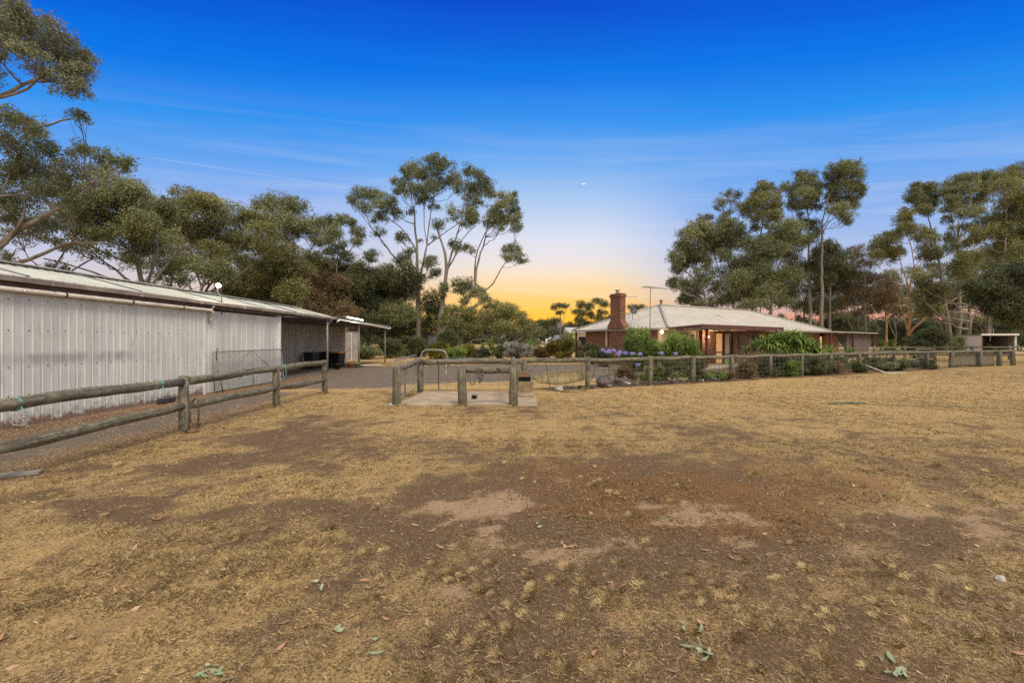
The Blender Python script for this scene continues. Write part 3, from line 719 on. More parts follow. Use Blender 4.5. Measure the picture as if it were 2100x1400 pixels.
# ------------------------------------------------------------------ the long farm shed
WX = -9.7
def ribbed(mb, x, y0, y1, z0, z1, depth=.014, pitch=.19, sgn=1, zt=None):
    """vertical ribbed sheet facing +x; ribs stand out"""
    pts = []
    y = y0
    while y < y1-1e-4:
        for dy, d in ((0, 0), (.006, depth), (.022, depth), (.028, 0)):
            if y+dy < y1: pts.append((y+dy, d))
        y += pitch
    pts.append((y1, 0))
    vs, fs = [], []
    for yy, d in pts:
        vs += [(x+d*sgn, yy, z0), (x+d*sgn, yy, z1)]
    for i in range(len(pts)-1):
        fs.append((2*i, 2*i+2, 2*i+3, 2*i+1) if sgn < 0 else (2*i, 2*i+1, 2*i+3, 2*i+2)[::-1])
    mb.add(vs, fs)
def shed():
    t = thing('farm_shed', 'long cream corrugated iron shed with open bay at its far end', 'shed', (WX, 14, 0))
    m = MB(); ribbed(m, WX, 5.0, 14.55, 0.0, 2.72); m.box((WX-.06, 5.0, 0), (WX-.004, 14.55, 2.72)); m.build('wall', M['clad'], t)
    # screw heads in rows along the girts
    m = MB()
    for z in (.62, 1.18, 1.9, 2.5):
        y = 5.03
        while y < 14.5:
            m.box((WX+.0005, y+.075, z-.011), (WX+.006, y+.1, z+.013)); y += .38
    o = m.build('wall_screw', M['seam'], t); tag(o, kind='stuff')
    m = MB(); ribbed(m, WX-.07, 14.62, 19.3, .02, 2.66, depth=.012, pitch=.3); m.box((WX-.1, 14.62, .02), (WX-.074, 19.3, 2.66)); m.build('sliding_door', M['clad_door'], t)
    m = MB(); m.box((WX-.09, 14.55, 0), (WX+.03, 14.62, 2.72)); m.build('door_post', M['white'], t)
    m = MB(); m.box((WX-.1, 19.3, 0), (WX+.02, 19.42, 2.76)); m.build('door_post', M['white'], t)
    # recessed back wall of the open bay, and the dark end behind the door
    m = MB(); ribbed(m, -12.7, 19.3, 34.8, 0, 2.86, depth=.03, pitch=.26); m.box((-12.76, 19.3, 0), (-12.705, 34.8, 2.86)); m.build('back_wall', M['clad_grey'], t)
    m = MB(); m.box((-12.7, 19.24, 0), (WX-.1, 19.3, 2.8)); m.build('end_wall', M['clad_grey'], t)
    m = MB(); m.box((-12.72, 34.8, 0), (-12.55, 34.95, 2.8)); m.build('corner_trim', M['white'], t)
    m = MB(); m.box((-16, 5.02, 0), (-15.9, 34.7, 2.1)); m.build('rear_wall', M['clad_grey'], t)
    # roof: near slope up to the ridge, then a long low slope behind
    def roof_z(x): return 2.93+(WX+.12-x)*.262 if x > -11.5 else 3.42-(-11.5-x)*.2
    m = MB()
    pts = []
    y = 4.6
    while y < 25.0:
        for dy, h in ((0, 0), (.03, .03), (.07, .03), (.10, 0)):
            pts.append((y+dy, h))
        y += .25
    pts.append((25.02, 0))
    xs = (WX+.12, -11.5, -16.2)
    vs, fs = [], []
    for yy, h in pts:
        for x in xs: vs.append((x, yy, roof_z(x)+h))
    for i in range(len(pts)-1):
        for k in range(2): fs.append((i*3+k, i*3+3+k, i*3+4+k, i*3+1+k))
    m.add(vs, fs)
    m.build('roof', M['shed_roof'], t)
    m = MB(); m.beam((-11.5, 4.6, 3.47), (-11.5, 25.02, 3.47), .34, .03); m.build('ridge_cap', M['shed_roof'], t)
    for yy in (9.2, 12.0, 15.4, 18.0, 20.6, 23.0):
        m = MB(); m.beam((WX+.1, yy, 2.975), (-11.4, yy, 3.45), .07, .022); m.build('roof_lap', M['seam'], t)
    m = MB(); m.beam((WX+.04, 4.6, 2.83), (WX+.04, 25, 2.83), .03, .2); m.build('fascia', M['fascia'], t)
    m = MB()
    gp = [(.075, .0), (.075, -.11), (.18, -.11), (.20, -.02), (.185, .0), (.178, -.03), (.165, -.095), (.085, -.095)]
    vs = [(WX+a, yy, 2.945+b) for yy in (4.6, 25.05) for a, b in gp]; n = len(gp)
    m.add(vs, [(k, (k+1)%n, n+(k+1)%n, n+k) for k in range(n)]+[tuple(range(n)), tuple(reversed(range(n, 2*n)))])
    g = m.build('gutter', M['gutter'], t)
    for yy in (7.3, 9.6, 11.9, 14.2, 16.5, 18.8, 21.1, 23.4):
        m = MB(); m.box((WX+.17, yy-.025, 2.826), (WX+.207, yy+.025, 2.935)); m.build('gutter_joint', M['gutter'], g)
    m = MB(); r = .05
    m.tube([(WX+.1, 5, 2.70), (WX+.1, 14.55, 2.66), (WX+.1, 14.75, 2.66), (WX+.1, 14.85, 2.6), (WX+.06, 14.9, 2.5), (WX-.02, 14.92, 2.38), (WX-.02, 14.92, 2.28)], r, 12)
    dp = m.build('downpipe', M['pvc'], t)
    for yy in (9.95, 11.7, 13.5, 8.1):
        m = MB(); m.lathe([(.056, -.02), (.06, -.02), (.06, .02), (.056, .02)], 14)
        m.v = [(WX+.1+p[0], yy+p[2], 2.70-.0042*(yy-5)+p[1]) for p in m.v]; m.build('bracket', M['rust'], dp)
    m = MB(); m.tube([(WX+.1, 14.93, 2.84), (WX+.02, 14.93, 2.74), (WX-.02, 14.92, 2.6)], .05, 12); m.build('gutter_outlet', M['pvc'], t)
    # low roof carried on pipe posts over the far end
    m = MB()
    vs, fs = [], []
    k = 0; y = 25.0; pts = []
    while y < 35.9: pts += [(y, 0), (y+.05, .03), (y+.1, .03), (y+.15, 0)]; y += .27
    for yy, h in pts:
        vs += [(WX+.25, yy, 2.88-.010*(yy-25)+h), (-13.4, yy, 2.98+h)]
    for i in range(len(pts)-1): fs.append((2*i, 2*i+2, 2*i+3, 2*i+1))
    m.add(vs, fs)
    m.build('lean_to_roof', M['shed_roof'], t)
    m = MB(); m.beam((WX+.2, 25.02, 2.81), (WX+.2, 35.9, 2.71), .05, .1); m.build('lean_to_beam', M['fascia'], t)
    m = MB(); m.tube([(WX+.28, 25.0, 2.72), (WX+.28, 25.3, 2.82), (WX+.28, 31, 2.73), (WX+.28, 35.7, 2.6), (WX+.28, 35.9, 2.68)], .045, 10); m.build('overflow_pipe', M['white'], t)
    for y in (24.2, 29.2, 35.2):
        m = MB(); m.tube([(WX+.05, y, 0), (WX+.05, y, 2.8)], .055, 12); m.build('post', M['steel'], t)
    m = MB(); m.beam((-12.6, 35.2, 2.45), (WX, 35.2, 2.45), .05, .05); m.build('tie_beam', M['steel'], t)
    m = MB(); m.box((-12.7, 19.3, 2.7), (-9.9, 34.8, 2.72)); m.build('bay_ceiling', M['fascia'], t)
shed()
def floodlight():
    x, y = WX+.02, 15.2
    t = thing('floodlight', 'glowing floodlight on a thin pole above the shed gutter', 'light', (x, y, 2.9))
    m = MB(); m.tube([(x+.15, y, 2.55), (x+.15, y, 3.1), (x+.02, y, 3.3), (x+.02, y, 3.42)], .018, 8); m.build('pole', M['black2'], t)
    m = MB(); m.ball((x+.06, y-.02, 3.5), .07); m.build('lamp', M['lamp_cool'], t)
    m = MB(); m.lathe([(.0, .11), (.05, .10), (.09, .05), (.095, .0), (.09, .0)], 16, (x-.01, y+.03, 3.5)); m.build('hood', M['black2'], t)
    point_light('floodlight_glow', (x+.35, y-.3, 3.45), (1, .85, .62), 40)
floodlight()
def tube_light():
    t = thing('tube_light', 'lit white tube lamp on the edge of the lean-to roof', 'light', (WX+.35, 27, 2.95))
    m = MB(); m.tube([(WX+.36, 26.3, 3.02), (WX+.36, 29.0, 2.97)], .042, 10); m.build('lamp', M['tube'], t)
    m = MB(); m.beam((WX+.28, 26.1, 3.05), (WX+.28, 29.2, 3.0), .1, .05); m.build('housing', M['steel'], t)
    m = MB(); m.tube([(WX+.3, 26.2, 3.03), (WX+.25, 24.6, 2.98), (WX+.08, 24.2, 2.45)], .012, 6); m.build('cable', M['steel'], t)
    point_light('tube_glow', (WX+.75, 27.6, 2.8), (1, .9, .75), 30, .2)
tube_light()
def mesh_gate():
    x = WX+.24
    t = thing('mesh_gate', 'chain mesh gate leaning on the shed sliding doors', 'gate', (x, 17, 0))
    r = .018; y0, y1, z0, z1 = 14.75, 19.2, .1, 1.34
    def lx(z): return x-.09*(z/1.3)
    m = MB(); m.tube([(lx(z0), y0, z0), (lx(z1-.12), y0, z1-.12), (lx(z1), y0+.12, z1), (lx(z1), y1-.12, z1), (lx(z1-.12), y1, z1-.12), (lx(z0), y1, z0), (lx(z0), y0, z0)], r, 8); m.build('frame', M['steel'], t)
    m = MB(); m.tube([(lx(z0), y0, z0), (lx(z1), (y0+y1)/2, z1)], .014, 6); m.build('brace', M['steel'], t)
    m = MB(); m.tube([(lx(z0), y1, z0), (lx(z1), (y0+y1)/2, z1)], .014, 6); m.build('brace', M['steel'], t)
    m = MB(); m.tube([(lx(z0), (y0+y1)/2, z0), (lx(z1), (y0+y1)/2, z1)], .014, 6); m.build('brace', M['steel'], t)
    m = MB(); h = z1-z0; w = y1-y0; st = .085
    k = -h
    while k < w:
        for s in (1, -1):
            a, b = k, k+h
            za, zb = (z0, z1) if s > 0 else (z1, z0)
            if a < 0: za = za+(zb-za)*(-a/h); a = 0
            if b > w: zb = za+(zb-za)*((w-a)/(b-a)); b = w
            if b-a > .03: m.beam((lx(za), y0+a, za), (lx(zb), y0+b, zb), .005, .005)
        k += st
    m.build('chain_mesh', M['steel'], t)
    m = MB(); m.tube([(x-.02, 14.9, 1.45), (x+.03, 14.78, 1.3), (x-.02, 14.85, 1.05)], .014, 6); m.tube([(x+.02, 14.85, .75), (x+.12, 15.0, 0)], .014, 6); m.build('latch_chain', M['rust'], t)
mesh_gate()

def wheelie_bin(x, y, rz, lid, label):
    t = thing('wheelie_bin', label, 'bin', (x, y, 0), 'wheelie bins in the open shed bay', rz)
    w0, w1, d0, d1, h = .23, .29, .26, .36, .93
    m = MB()
    vs = [(-w0,-d0,.06),(w0,-d0,.06),(w0,d0,.06),(-w0,d0,.06),(-w1,-d1,h),(w1,-d1,h),(w1,d1,h),(-w1,d1,h)]
    m.add(vs, [(0,3,2,1),(4,5,6,7),(0,1,5,4),(1,2,6,5),(2,3,7,6),(3,0,4,7)])
    def loc(mb, nm, mat, bev=.01):
        o = mb.build(nm, mat, None, bevel=bev); o.parent = t; return o
    loc(m, 'body', M['black'], .02)
    m = MB(); m.box((-w1-.03, -d1-.04, h+.002), (w1+.03, d1+.03, h+.05)); m.box((-w1+.04, -d1+.05, h+.052), (w1-.04, d1-.06, h+.085)); loc(m, 'lid', lid, .012)
    m = MB(); m.tube([(-w1, d1+.03, h-.02), (-w1, d1+.1, h+.02), (w1, d1+.1, h+.02), (w1, d1+.03, h-.02)], .015, 6); loc(m, 'handle', M['black2'], 0)
    for s in (-1, 1):
        m = MB(); m.tube([(s*(w0+.02), d0, .1), (s*(w0+.07), d0, .1)], .1, 14); loc(m, 'wheel', M['black2'], 0)
wheelie_bin(-11.95, 27.6, 1.2, M['black2'], 'black lidded wheelie bin standing nearest the open bay wall')
wheelie_bin(-11.55, 28.6, 1.25, M['black2'], 'middle black wheelie bin between its two neighbours in the shed bay')
wheelie_bin(-10.75, 28.6, 1.2, M['yellow'], 'black wheelie bin with the yellow lid beside the shed post')
def pot(x, y, r, h, mat, label, z=0, nm='flower_pot', cat='pot'):
    m = MB(); m.lathe([(r*.7, 0), (r, h*.86), (r*1.1, h*.86), (r*1.1, h), (r*.95, h), (r*.9, h*.8), (0, h*.8)], 18, (x, y, z))
    return tag(m.build(nm, mat, None, loc=(x, y, z)), label, cat)
pot(-10.25, 27.2, .19, .33, M['black'], 'black plastic bucket on the ground before the yellow lidded bin', nm='bucket', cat='bucket')
pot(-9.95, 28.6, .2, .3, M['terracotta'], 'terracotta pot on the ground beside the shed posts')
pot(-9.65, 28.9, .17, .3, simple('pale green glaze', (.25,.3,.2)), 'pale green pot next to the terracotta pot')
def fence_offcut():
    for (x, y, l, rz, mat, lab) in ((-9.9, 31, 2.2, .1, M['white'], 'white board lying flat beside the carport post'), (-10.6, 30.2, 1.6, .5, M['fascia'], 'dark timber board lying on the ground behind the pots'), (-10.1, 29.6, 1.4, -.1, M['rust'], 'rusty iron bar lying on the ground behind the pots')):
        m = MB(); d = Vector((math.cos(rz), math.sin(rz), 0))*l/2; c = Vector((x, y, .05))
        m.beam(c-d, c+d, .16, .06); tag(m.build('board', mat, None, loc=(x, y, .02), bevel=.008), lab, 'board')
fence_offcut()
def leaning_panel():
    t = thing('upright_panel', 'grey weathered sheet panel standing beyond the open shed bay', 'panel', (-13.6, 39, 0))
    m = MB(); m.box((-14.15, 38.9, 0), (-13.5, 39.0, 2.42)); m.box((-13.46, 38.9, 0), (-12.85, 39.0, 2.42)); m.build('sheet', simple('stained cement sheet', (.34,.31,.275), (.2,.18,.16), 1.5, .85), t)
    m = MB(); m.box((-14.2, 38.86, 2.42), (-12.8, 39.04, 2.47)); m.build('top_rail', M['steel'], t)
    m = MB(); m.box((-13.5, 38.88, 0), (-13.46, 39.0, 2.42)); m.build('joint_strip', M['white'], t)
leaning_panel()
m = MB(); m.beam((-12.62, 24.4, .0), (-12.66, 24.4, 1.45), .05, .03); tag(m.build('shovel_handle', M['fascia'], None, loc=(-12.6, 24.4, 0)), 'dark timber handle leaning on the wall of the open bay', 'tool')

# ------------------------------------------------------------------ timber rails
def log(mb, a, b, r0, r1=None, n=12, seg=9, sag=0.0, wob=.07, bow=0.0):
    a, b = Vector(a), Vector(b); r1 = r1 or r0
    pts, rr = [], []
    ph = random.uniform(0, 6)
    side = (b-a).cross(Vector((0,0,1))).normalized()
    for i in range(seg+1):
        t = i/seg
        p = a.lerp(b, t)+Vector((0,0,-sag*4*t*(1-t)))+side*(bow*4*t*(1-t))
        p += Vector((0,0,math.sin(ph+t*7)*.012))*(1 if 0 < i < seg else .3)
        pts.append(p); rr.append((r0+(r1-r0)*t)*(1+random.uniform(-.05,.05)))
    mb.tube(pts, rr, n, 0, True, 1, wob, True)
TM = [M['timber'], M['timber_end']]
def post(x, y, h, r, parent, lean=(0, 0), name='post'):
    m = MB(); m.tube([(x, y, -.25), (x+lean[0]*.3, y+lean[1]*.3, h*.3), (x+lean[0]*.7, y+lean[1]*.7, h*.7), (x+lean[0], y+lean[1], h)], [r*1.02, r*1.03, r, r*.96], 14, 0, True, 1, .02)
    return m.build(name, TM, parent)
def rail_fence():
    X = -6.04
    t = thing('rail_fence', 'round log fence with two rails running beside the shed', 'fence', (X, 10, 0))
    ys = [5.36, 8.54, 11.87, 14.95]
    for i, y in enumerate(ys):
        if i: post(X, y, (1.06, 1.05, 1.05, 1.07)[i], .085, t, (random.uniform(-.02,.02), 0))
    zt = [.93, .945, .97, 1.0]; zb = [.44, .5, .5, .42]
    for i in range(3):
        for zz, r in ((zt, .078), (zb, .072)):
            m = MB(); ya = ys[i]+(.07 if i else -.02); yb = ys[i+1]-.07
            log(m, (X+(.0 if i else .0), ya, zz[i]), (X, yb, zz[i+1]), r*1.02, r*.92, 14, 12, sag=.015 if zz is zb else -.015, bow=.03)
            m.build('rail', TM, t)
rail_fence()
def twine(pts, label, mat='teal', r=.006, cat='twine', name='twine'):
    m = MB(); m.tube(pts, r, 6); tag(m.build(name, M[mat], None, loc=pts[0]), label, cat)
def wrap(c, ax_y, r, label, tails=((.05, -.12), (-.02, -.2))):
    """a few turns of twine round a log that runs along y (or x), with loose ends"""
    m = MB()
    for k in range(3):
        pts = []
        for i in range(17):
            a = 2*math.pi*i/16; off = (k-1)*.014+.006*math.sin(a+k)
            if ax_y: pts.append((c[0]+math.cos(a)*r, c[1]+off, c[2]+math.sin(a)*r))
            else: pts.append((c[0]+off, c[1]+math.cos(a)*r, c[2]+math.sin(a)*r))
        m.tube(pts, .005, 5, caps=False)
    for dx, dz in tails:
        p = Vector(c)+Vector((r if ax_y else 0, 0 if ax_y else -r, -r*.4))
        m.tube([p, p+Vector((dx*.4+.02, dx*.3, dz*.5)), p+Vector((dx, dx*.5, dz))], .004, 5)
    tag(m.build('twine', M['teal'], None, loc=c), label, 'twine')
wrap((-6.04, 5.62, .932), True, .086, 'teal twine wound round the cut end of the nearest top rail')
wrap((-6.04, 7.9, .955), True, .082, 'teal twine wound on the top rail just before the nearest post', ((.04, -.2), (-.06, -.28)))
wrap((-6.04, 10.3, .968), True, .08, 'teal twine tied round the middle of the second rail bay')
wrap((-6.04, 12.2, .985), True, .08, 'teal twine tied beyond the second post of the shed side fence', ((.02, -.25), (-.05, -.35)))
def chain_links(mb, pts, r=.026, wr=.009):
    """torus links along a path"""
    path = [Vector(p) for p in pts]; seg = []
    L_ = r*2.1; cur = path[0]; i = 1; k = 0
    dense = []
    for a, b in zip(path, path[1:]):
        n = max(1, int((b-a).length/.004))
        for j in range(n): dense.append(a.lerp(b, j/n))
    dense.append(path[-1]); acc = 0; last = dense[0]; nodes = [last]
    for p in dense[1:]:
        if (p-nodes[-1]).length >= L_: nodes.append(p)
    for a, b in zip(nodes, nodes[1:]):
        d = (b-a).normalized(); ref = Vector((0,1,0)) if k % 2 else Vector((1,0,0.3))
        s = (ref-d*ref.dot(d))
        if s.length < .1: s = Vector((0,0,1))-d*d.z
        s.normalize(); c = (a+b)/2
        ring = []
        for q in range(11):
            t = 2*math.pi*q/10
            ring.append(c+d*(math.cos(t)*r*1.35)+s*(math.sin(t)*r*.75))
        mb.tube(ring, wr, 5, caps=False); k += 1
def arc(a, b, sag, n=12):
    a, b = Vector(a), Vector(b)
    return [a.lerp(b, i/n)+Vector((0,0,-sag*4*(i/n)*(1-i/n))) for i in range(n+1)]
m = MB(); m.tube([(-5.95, 8.6, .55), (-5.9, 8.62, .62), (-5.84, 8.62, .6), (-5.83, 8.62, .35), (-5.84, 8.62, .12)], .014, 6); m.tube([(-5.94, 8.56, .4), (-5.93, 8.55, .2), (-5.88, 8.56, .13), (-5.83, 8.6, .2)], .012, 6); m.ball((-5.82, 8.6, .16), .035, 8, 6); m.ball((-5.84, 8.6, .1), .03, 8, 6)
tag(m.build('rusty_chain', M['rust'], None, loc=(-5.9, 8.6, .4)), 'rusty loop of chain hanging from the nearest fence post', 'chain')

# ------------------------------------------------------------------ wash pad and its rails
m = MB()
m.add([(-3.02,11.95,.045),(.66,11.98,.045),(.74,15.05,.045),(-2.9,15.1,.045),(-3.02,11.95,-.1),(.66,11.98,-.1),(.74,15.05,-.1),(-2.9,15.1,-.1)], [(0,1,2,3),(4,5,1,0),(5,6,2,1),(6,7,3,2),(7,4,0,3)])
tag(m.build('concrete_pad', M['concrete'], None, loc=(-1.2, 13.5, 0), bevel=.012), 'worn concrete wash pad between the timber posts', 'pad')
def hitching_rail():
    t = thing('hitching_rail', 'short tie-up rail of two stout posts on the concrete pad', 'rail', (-.6, 12.1, 0))
    post(-1.27, 12.06, 1.0, .115, t, (-.06, 0)); post(.03, 12.02, 1.01, .115, t, (.03, 0))
    m = MB(); log(m, (-1.2, 12.12, .93), (-.07, 12.1, .93), .085, .09, 14, 8); m.build('rail', TM, t)
hitching_rail()
def pad_fence():
    t = thing('post_and_rail_fence', 'long log rail fence with wire mesh running along the garden', 'fence', (.4, 15.2, 0))
    post(-3.02, 12.12, 1.02, .105, t, name='post')
    post(-3.0, 15.15, 1.08, .1, t)
    m = MB(); log(m, (-2.98, 12.22, .96), (-2.99, 15.05, 1.04), .07, .075, 12, 10, wob=.06, bow=-.06, sag=.03); m.build('rail', TM, t)
    m = MB(); log(m, (-2.92, 15.15, 1.0), (.33, 15.2, 1.02), .095, .09, 14, 14); m.build('rail', TM, t)
    m = MB(); log(m, (.06, 12.1, 1.07), (.05, 15.05, 1.1), .085, .08, 12, 10); m.build('rail', TM, t)
    pts = [(.41, 15.2), (2.66, 16.35), (5.22, 17.55), (7.3, 18.7), (9.5, 20.0), (11.8, 21.2), (14.0, 22.4), (16.2, 23.6), (18.75, 25.0), (21.9, 26.5), (24.75, 27.6), (27.3, 28.8), (30.4, 30.1), (32.6, 31.0), (34.4, 31.8)]
    for i, (x, y) in enumerate(pts):
        r = (.105, .085, .1, .1, .1, .085, .09, .09, .11, .075, .1, .13, .12, .14, .14)[i]
        post(x, y, 1.1-.004*i+random.uniform(-.03,.03), r, t, (random.uniform(-.04,.04), 0))
    for i in range(len(pts)-1):
        a = Vector((*pts[i], 1.02-.003*i)); b = Vector((*pts[i+1], 1.02-.003*(i+1)))
        d = (b-a).normalized()*.07
        m = MB(); log(m, a+d, b-d, random.uniform(.07,.085), None, 12, 9, sag=random.uniform(-.02,.035)); m.build('rail', TM, t)
        # wire mesh in each bay
        m = MB(); w = (b-a).length; n = max(2, int(w/.3))
        off = (b-a).normalized().cross(Vector((0,0,1)))*.06
        for z in (.12, .28, .46, .66, .86):
            m.beam(Vector((a.x, a.y, z))+off, Vector((b.x, b.y, z))+off, .009, .009)
        for k in range(1, n):
            p = a.lerp(b, k/n)+off; m.beam((p.x, p.y, .1), (p.x, p.y, .95), .008, .008)
        m.build('wire_mesh', M['wire'], t)
    m = MB()
    for z in (.1, .26, .44, .64, .84): m.beam((-2.95, 15.1, z), (.35, 15.16, z), .009, .009)
    for k in range(1, 12): x = -2.95+k*.28; m.beam((x, 15.12, .08), (x, 15.12, .95), .008, .008)
    m.build('wire_mesh', M['wire'], t)
    return pts
FP = pad_fence()
def wire_gate():
    t = thing('wire_gate', 'pipe framed wire gate at the end of the concrete pad', 'gate', (-3.1, 13.5, 0))
    x = -3.13; y0, y1 = 12.2, 14.95
    m = MB(); m.tube([(x, y0, .1), (x, y0, 1.14), (x, y0+.05, 1.17), (x+.03, y1, 1.24), (x+.03, y1, .2), (x, y0, .1)], .022, 8); m.build('frame', M['steel'], t)
    m = MB(); m.tube([(x+.015, 13.5, .15), (x+.015, 13.5, 1.2)], .02, 8); m.build('upright', M['steel'], t)
    m = MB()
    for k in range(1, 18): y = y0+(y1-y0)*k/18; m.beam((x+.01, y, .14), (x+.015, y, 1.2), .006, .006)
    for z in (.25, .38, .52, .68, .85, 1.02): m.beam((x, y0, z), (x+.03, y1, z+.05), .006, .006)
    m.build('wire_infill', M['steel'], t)
wire_gate()
m = MB(); m.tube([(-3.02, 15.45, .0), (-3.05, 15.45, 1.15), (-2.98, 15.45, 1.33), (-2.85, 15.45, 1.39), (-2.4, 15.45, 1.385), (-2.24, 15.45, 1.33), (-2.17, 15.45, 1.2), (-2.15, 15.42, .95), (-2.1, 15.38, .85)], .026, 10)
tag(m.build('pipe_hoop', M['steel'], None, loc=(-2.6, 15.45, 0)), 'bent galvanised pipe hoop rising behind the pad rail', 'pipe')
m = MB(); m.tube([(-2.16, 15.3, 1.13), (-1.4, 15.28, 1.11), (-.6, 15.27, 1.09), (-.3, 15.26, 1.08)], .02, 8)
tag(m.build('green_pole', M['hose'], None, loc=(-1.2, 15.3, 1.1)), 'thin green pole lying along the top of the pad rail', 'pole')
m = MB(); m.beam((-2.42, 15.28, .05), (-2.42, 15.28, 1.12), .035, .02); tag(m.build('star_picket', M['black2'], None, loc=(-2.42, 15.28, 0)), 'thin dark steel picket standing behind the pad rail', 'post')
m = MB(); m.tube([(-2.14, 15.05, .95), (-2.12, 15.03, .8), (-2.12, 15.03, .72)], .008, 5); m.tube([(-2.13, 15.03, .72), (-2.14, 15.03, .55)], .014, 8)
tag(m.build('hanging_hook', M['rock_pale'], None, loc=(-2.12, 15.03, .7)), 'small pale hook hanging on a cord from the pad rail', 'hook')
m = MB()
chain_links(m, arc((-1.12, 11.97, .82), (-.95, 12.01, .99), .0)[:1]+arc((-1.14, 11.98, .85), (-.93, 12.01, .78), .27)+[(-.90, 12.0, .93), (-.88, 12.05, 1.02)])
chain_links(m, [(-.87, 12.0, 1.0)]+arc((-.87, 12.0, .8), (-.79, 12.01, .8), .22, 10)+[(-.78, 12.0, 1.0)])
chain_links(m, [(-.88, 12.0, .97)]+arc((-.85, 11.99, .75), (-.76, 12.0, .78), .14, 10)+[(-.77, 12.0, 1.0)])
tag(m.build('chain', M['wire'], None, loc=(-.9, 12, .9)), 'grey steel chain looped over the hitching rail', 'chain')
m = MB(); m.tube([(-.4, 12.0, .97), (-.36, 11.99, .99), (-.31, 12.0, .94), (-.36, 11.99, .86)], .012, 6); m.tube(arc((-.28, 12.0, .86), (-.07, 11.98, .84), .1), .007, 5)
tag(m.build('rope_tie', M['rust'], None, loc=(-.3, 12, .9)), 'short brown rope tied on the hitching rail', 'rope')
m = MB(); Mx = Matrix.Translation((-1.07, 13.3, .05))
m.box((-.075,-.22,.10), (.075,.16,.12), 0, Mx); m.box((-.075,-.2,0), (-.062,.16,.099), 0, Mx); m.box((.062,-.2,0), (.075,.16,.099), 0, Mx); m.box((-.06,.14,0), (.06,.16,.099), 0, Mx)
tag(m.build('metal_step', M['steel'], None, loc=(-1.07, 13.3, .05)), 'small grey metal channel standing on the concrete pad', 'step')
def trough():
    c = Vector((.36, 14.0, .05))
    t = thing('water_trough', 'stained concrete water trough behind the hitching post', 'trough', c)
    m = MB(); m.box((c.x-.34, c.y-.45, .05), (c.x+.3, c.y+.35, .14)); m.build('plinth', M['concrete'], t, bevel=.01)
    m = MB(); a = .27; b_ = .25; zt = .47; zb = .142
    o = [(-.25,-.2,zb),(.25,-.2,zb),(.25,.22,zb),(-.25,.22,zb),(-a,-b_,zt),(a,-b_,zt),(a,.3,zt),(-a,.3,zt)]
    i_ = [(-a+.05,-b_+.05,zt),(a-.05,-b_+.05,zt),(a-.05,.25,zt),(-a+.05,.25,zt),(-.2,-.15,.2),(.2,-.15,.2),(.2,.17,.2),(-.2,.17,.2)]
    vs = [Vector(p)+Vector((c.x, c.y, 0)) for p in o+i_]
    m.add(vs, [(0,3,2,1),(0,1,5,4),(1,2,6,5),(2,3,7,6),(3,0,4,7),(4,5,9,8),(5,6,10,9),(6,7,11,10),(7,4,8,11),(8,9,13,12),(9,10,14,13),(10,11,15,14),(11,8,12,15),(12,13,14,15)])
    m.build('basin', M['trough'], t)
    m = MB(); m.add([(c.x-.2, c.y-.17, .36), (c.x+.2, c.y-.17, .36), (c.x+.2, c.y+.2, .36), (c.x-.2, c.y+.2, .36)], [(0,1,2,3)]); m.build('water', M['glass'], t)
    m = MB(); vs = []; n = 14
    for k in range(n+1):
        an = math.pi*k/n
        for yy in (c.y+.12, c.y+.34): vs.append((c.x-.03-math.cos(an)*.25, yy, .59+math.sin(an)*.17))
    fs = [(2*k, 2*k+2, 2*k+3, 2*k+1) for k in range(n)]+[tuple(2*k for k in reversed(range(n+1))), tuple(2*k+1 for k in range(n+1))]
    vs2 = len(vs); m.add(vs, fs); m.build('float_cover', simple('rusty brown cover', (.2,.12,.07), (.12,.07,.04), 7, .8), t)
    m = MB(); m.box((c.x-.27, c.y+.2, .472), (c.x+.21, c.y+.33, .588)); m.build('gap_shade', M['dark'], t)  # near-black filler standing in for the shade of the gap under the cover
trough()
def surfboard():
    c = Vector((1.86, 16.28, .42)); d = Vector((.88, .44, .03)).normalized(); up = Vector((-.12, .22, .97)).normalized(); nn = d.cross(up).normalized()
    m = MB(); n = 26; k = 12; vs, fs = [], []
    Lb, Wb, Tb = 2.5, .5, .07
    for i in range(n+1):
        t = i/n; w = Wb*.5*max(.02, (math.sin(math.pi*min(1, t**.85)))**.55) if t < .85 else Wb*.5*max(.02, (math.sin(math.pi*.85**.85))**.55*(1-((t-.85)/.15)**2.4*.8))
        th = Tb*.5*(math.sin(math.pi*min(.97, max(.05, t))))**.5
        rock = .09*(2*t-1)**2
        for j in range(k):
            a = 2*math.pi*j/k
            vs.append(c+d*((t-.5)*Lb)+up*(math.cos(a)*w+rock*.5)+nn*(math.sin(a)*th-rock*.4))
    for i in range(n):
        for j in range(k): fs.append((i*k+j, i*k+(j+1)%k, (i+1)*k+(j+1)%k, (i+1)*k+j))
    fs += [tuple(range(k)), tuple(n*k+j for j in reversed(range(k)))]
    m.add(vs, fs, smooth=True)
    tag(m.build('surfboard', M['board'], None, loc=c), 'old yellowed surfboard leaning behind the wire fence', 'surfboard')
surfboard()
m = MB(); m.tube([(.9, 15.38, .99), (1.0, 15.42, 1.1), (1.12, 15.5, 1.02), (1.2, 15.5, .5), (1.3, 15.5, .05), (1.5, 15.35, .015), (1.9, 15.3, .015), (1.6, 15.2, .015), (2.2, 15.25, .015), (2.5, 15.5, .015)], .012, 6); m.tube([(.85, 15.36, .95), (.7, 15.28, .75), (.48, 15.2, .62)], .012, 6)
tag(m.build('garden_hose', M['hose'], None, loc=(1.2, 15.5, 0)), 'green hose draped over the rail near the surfboard', 'hose')
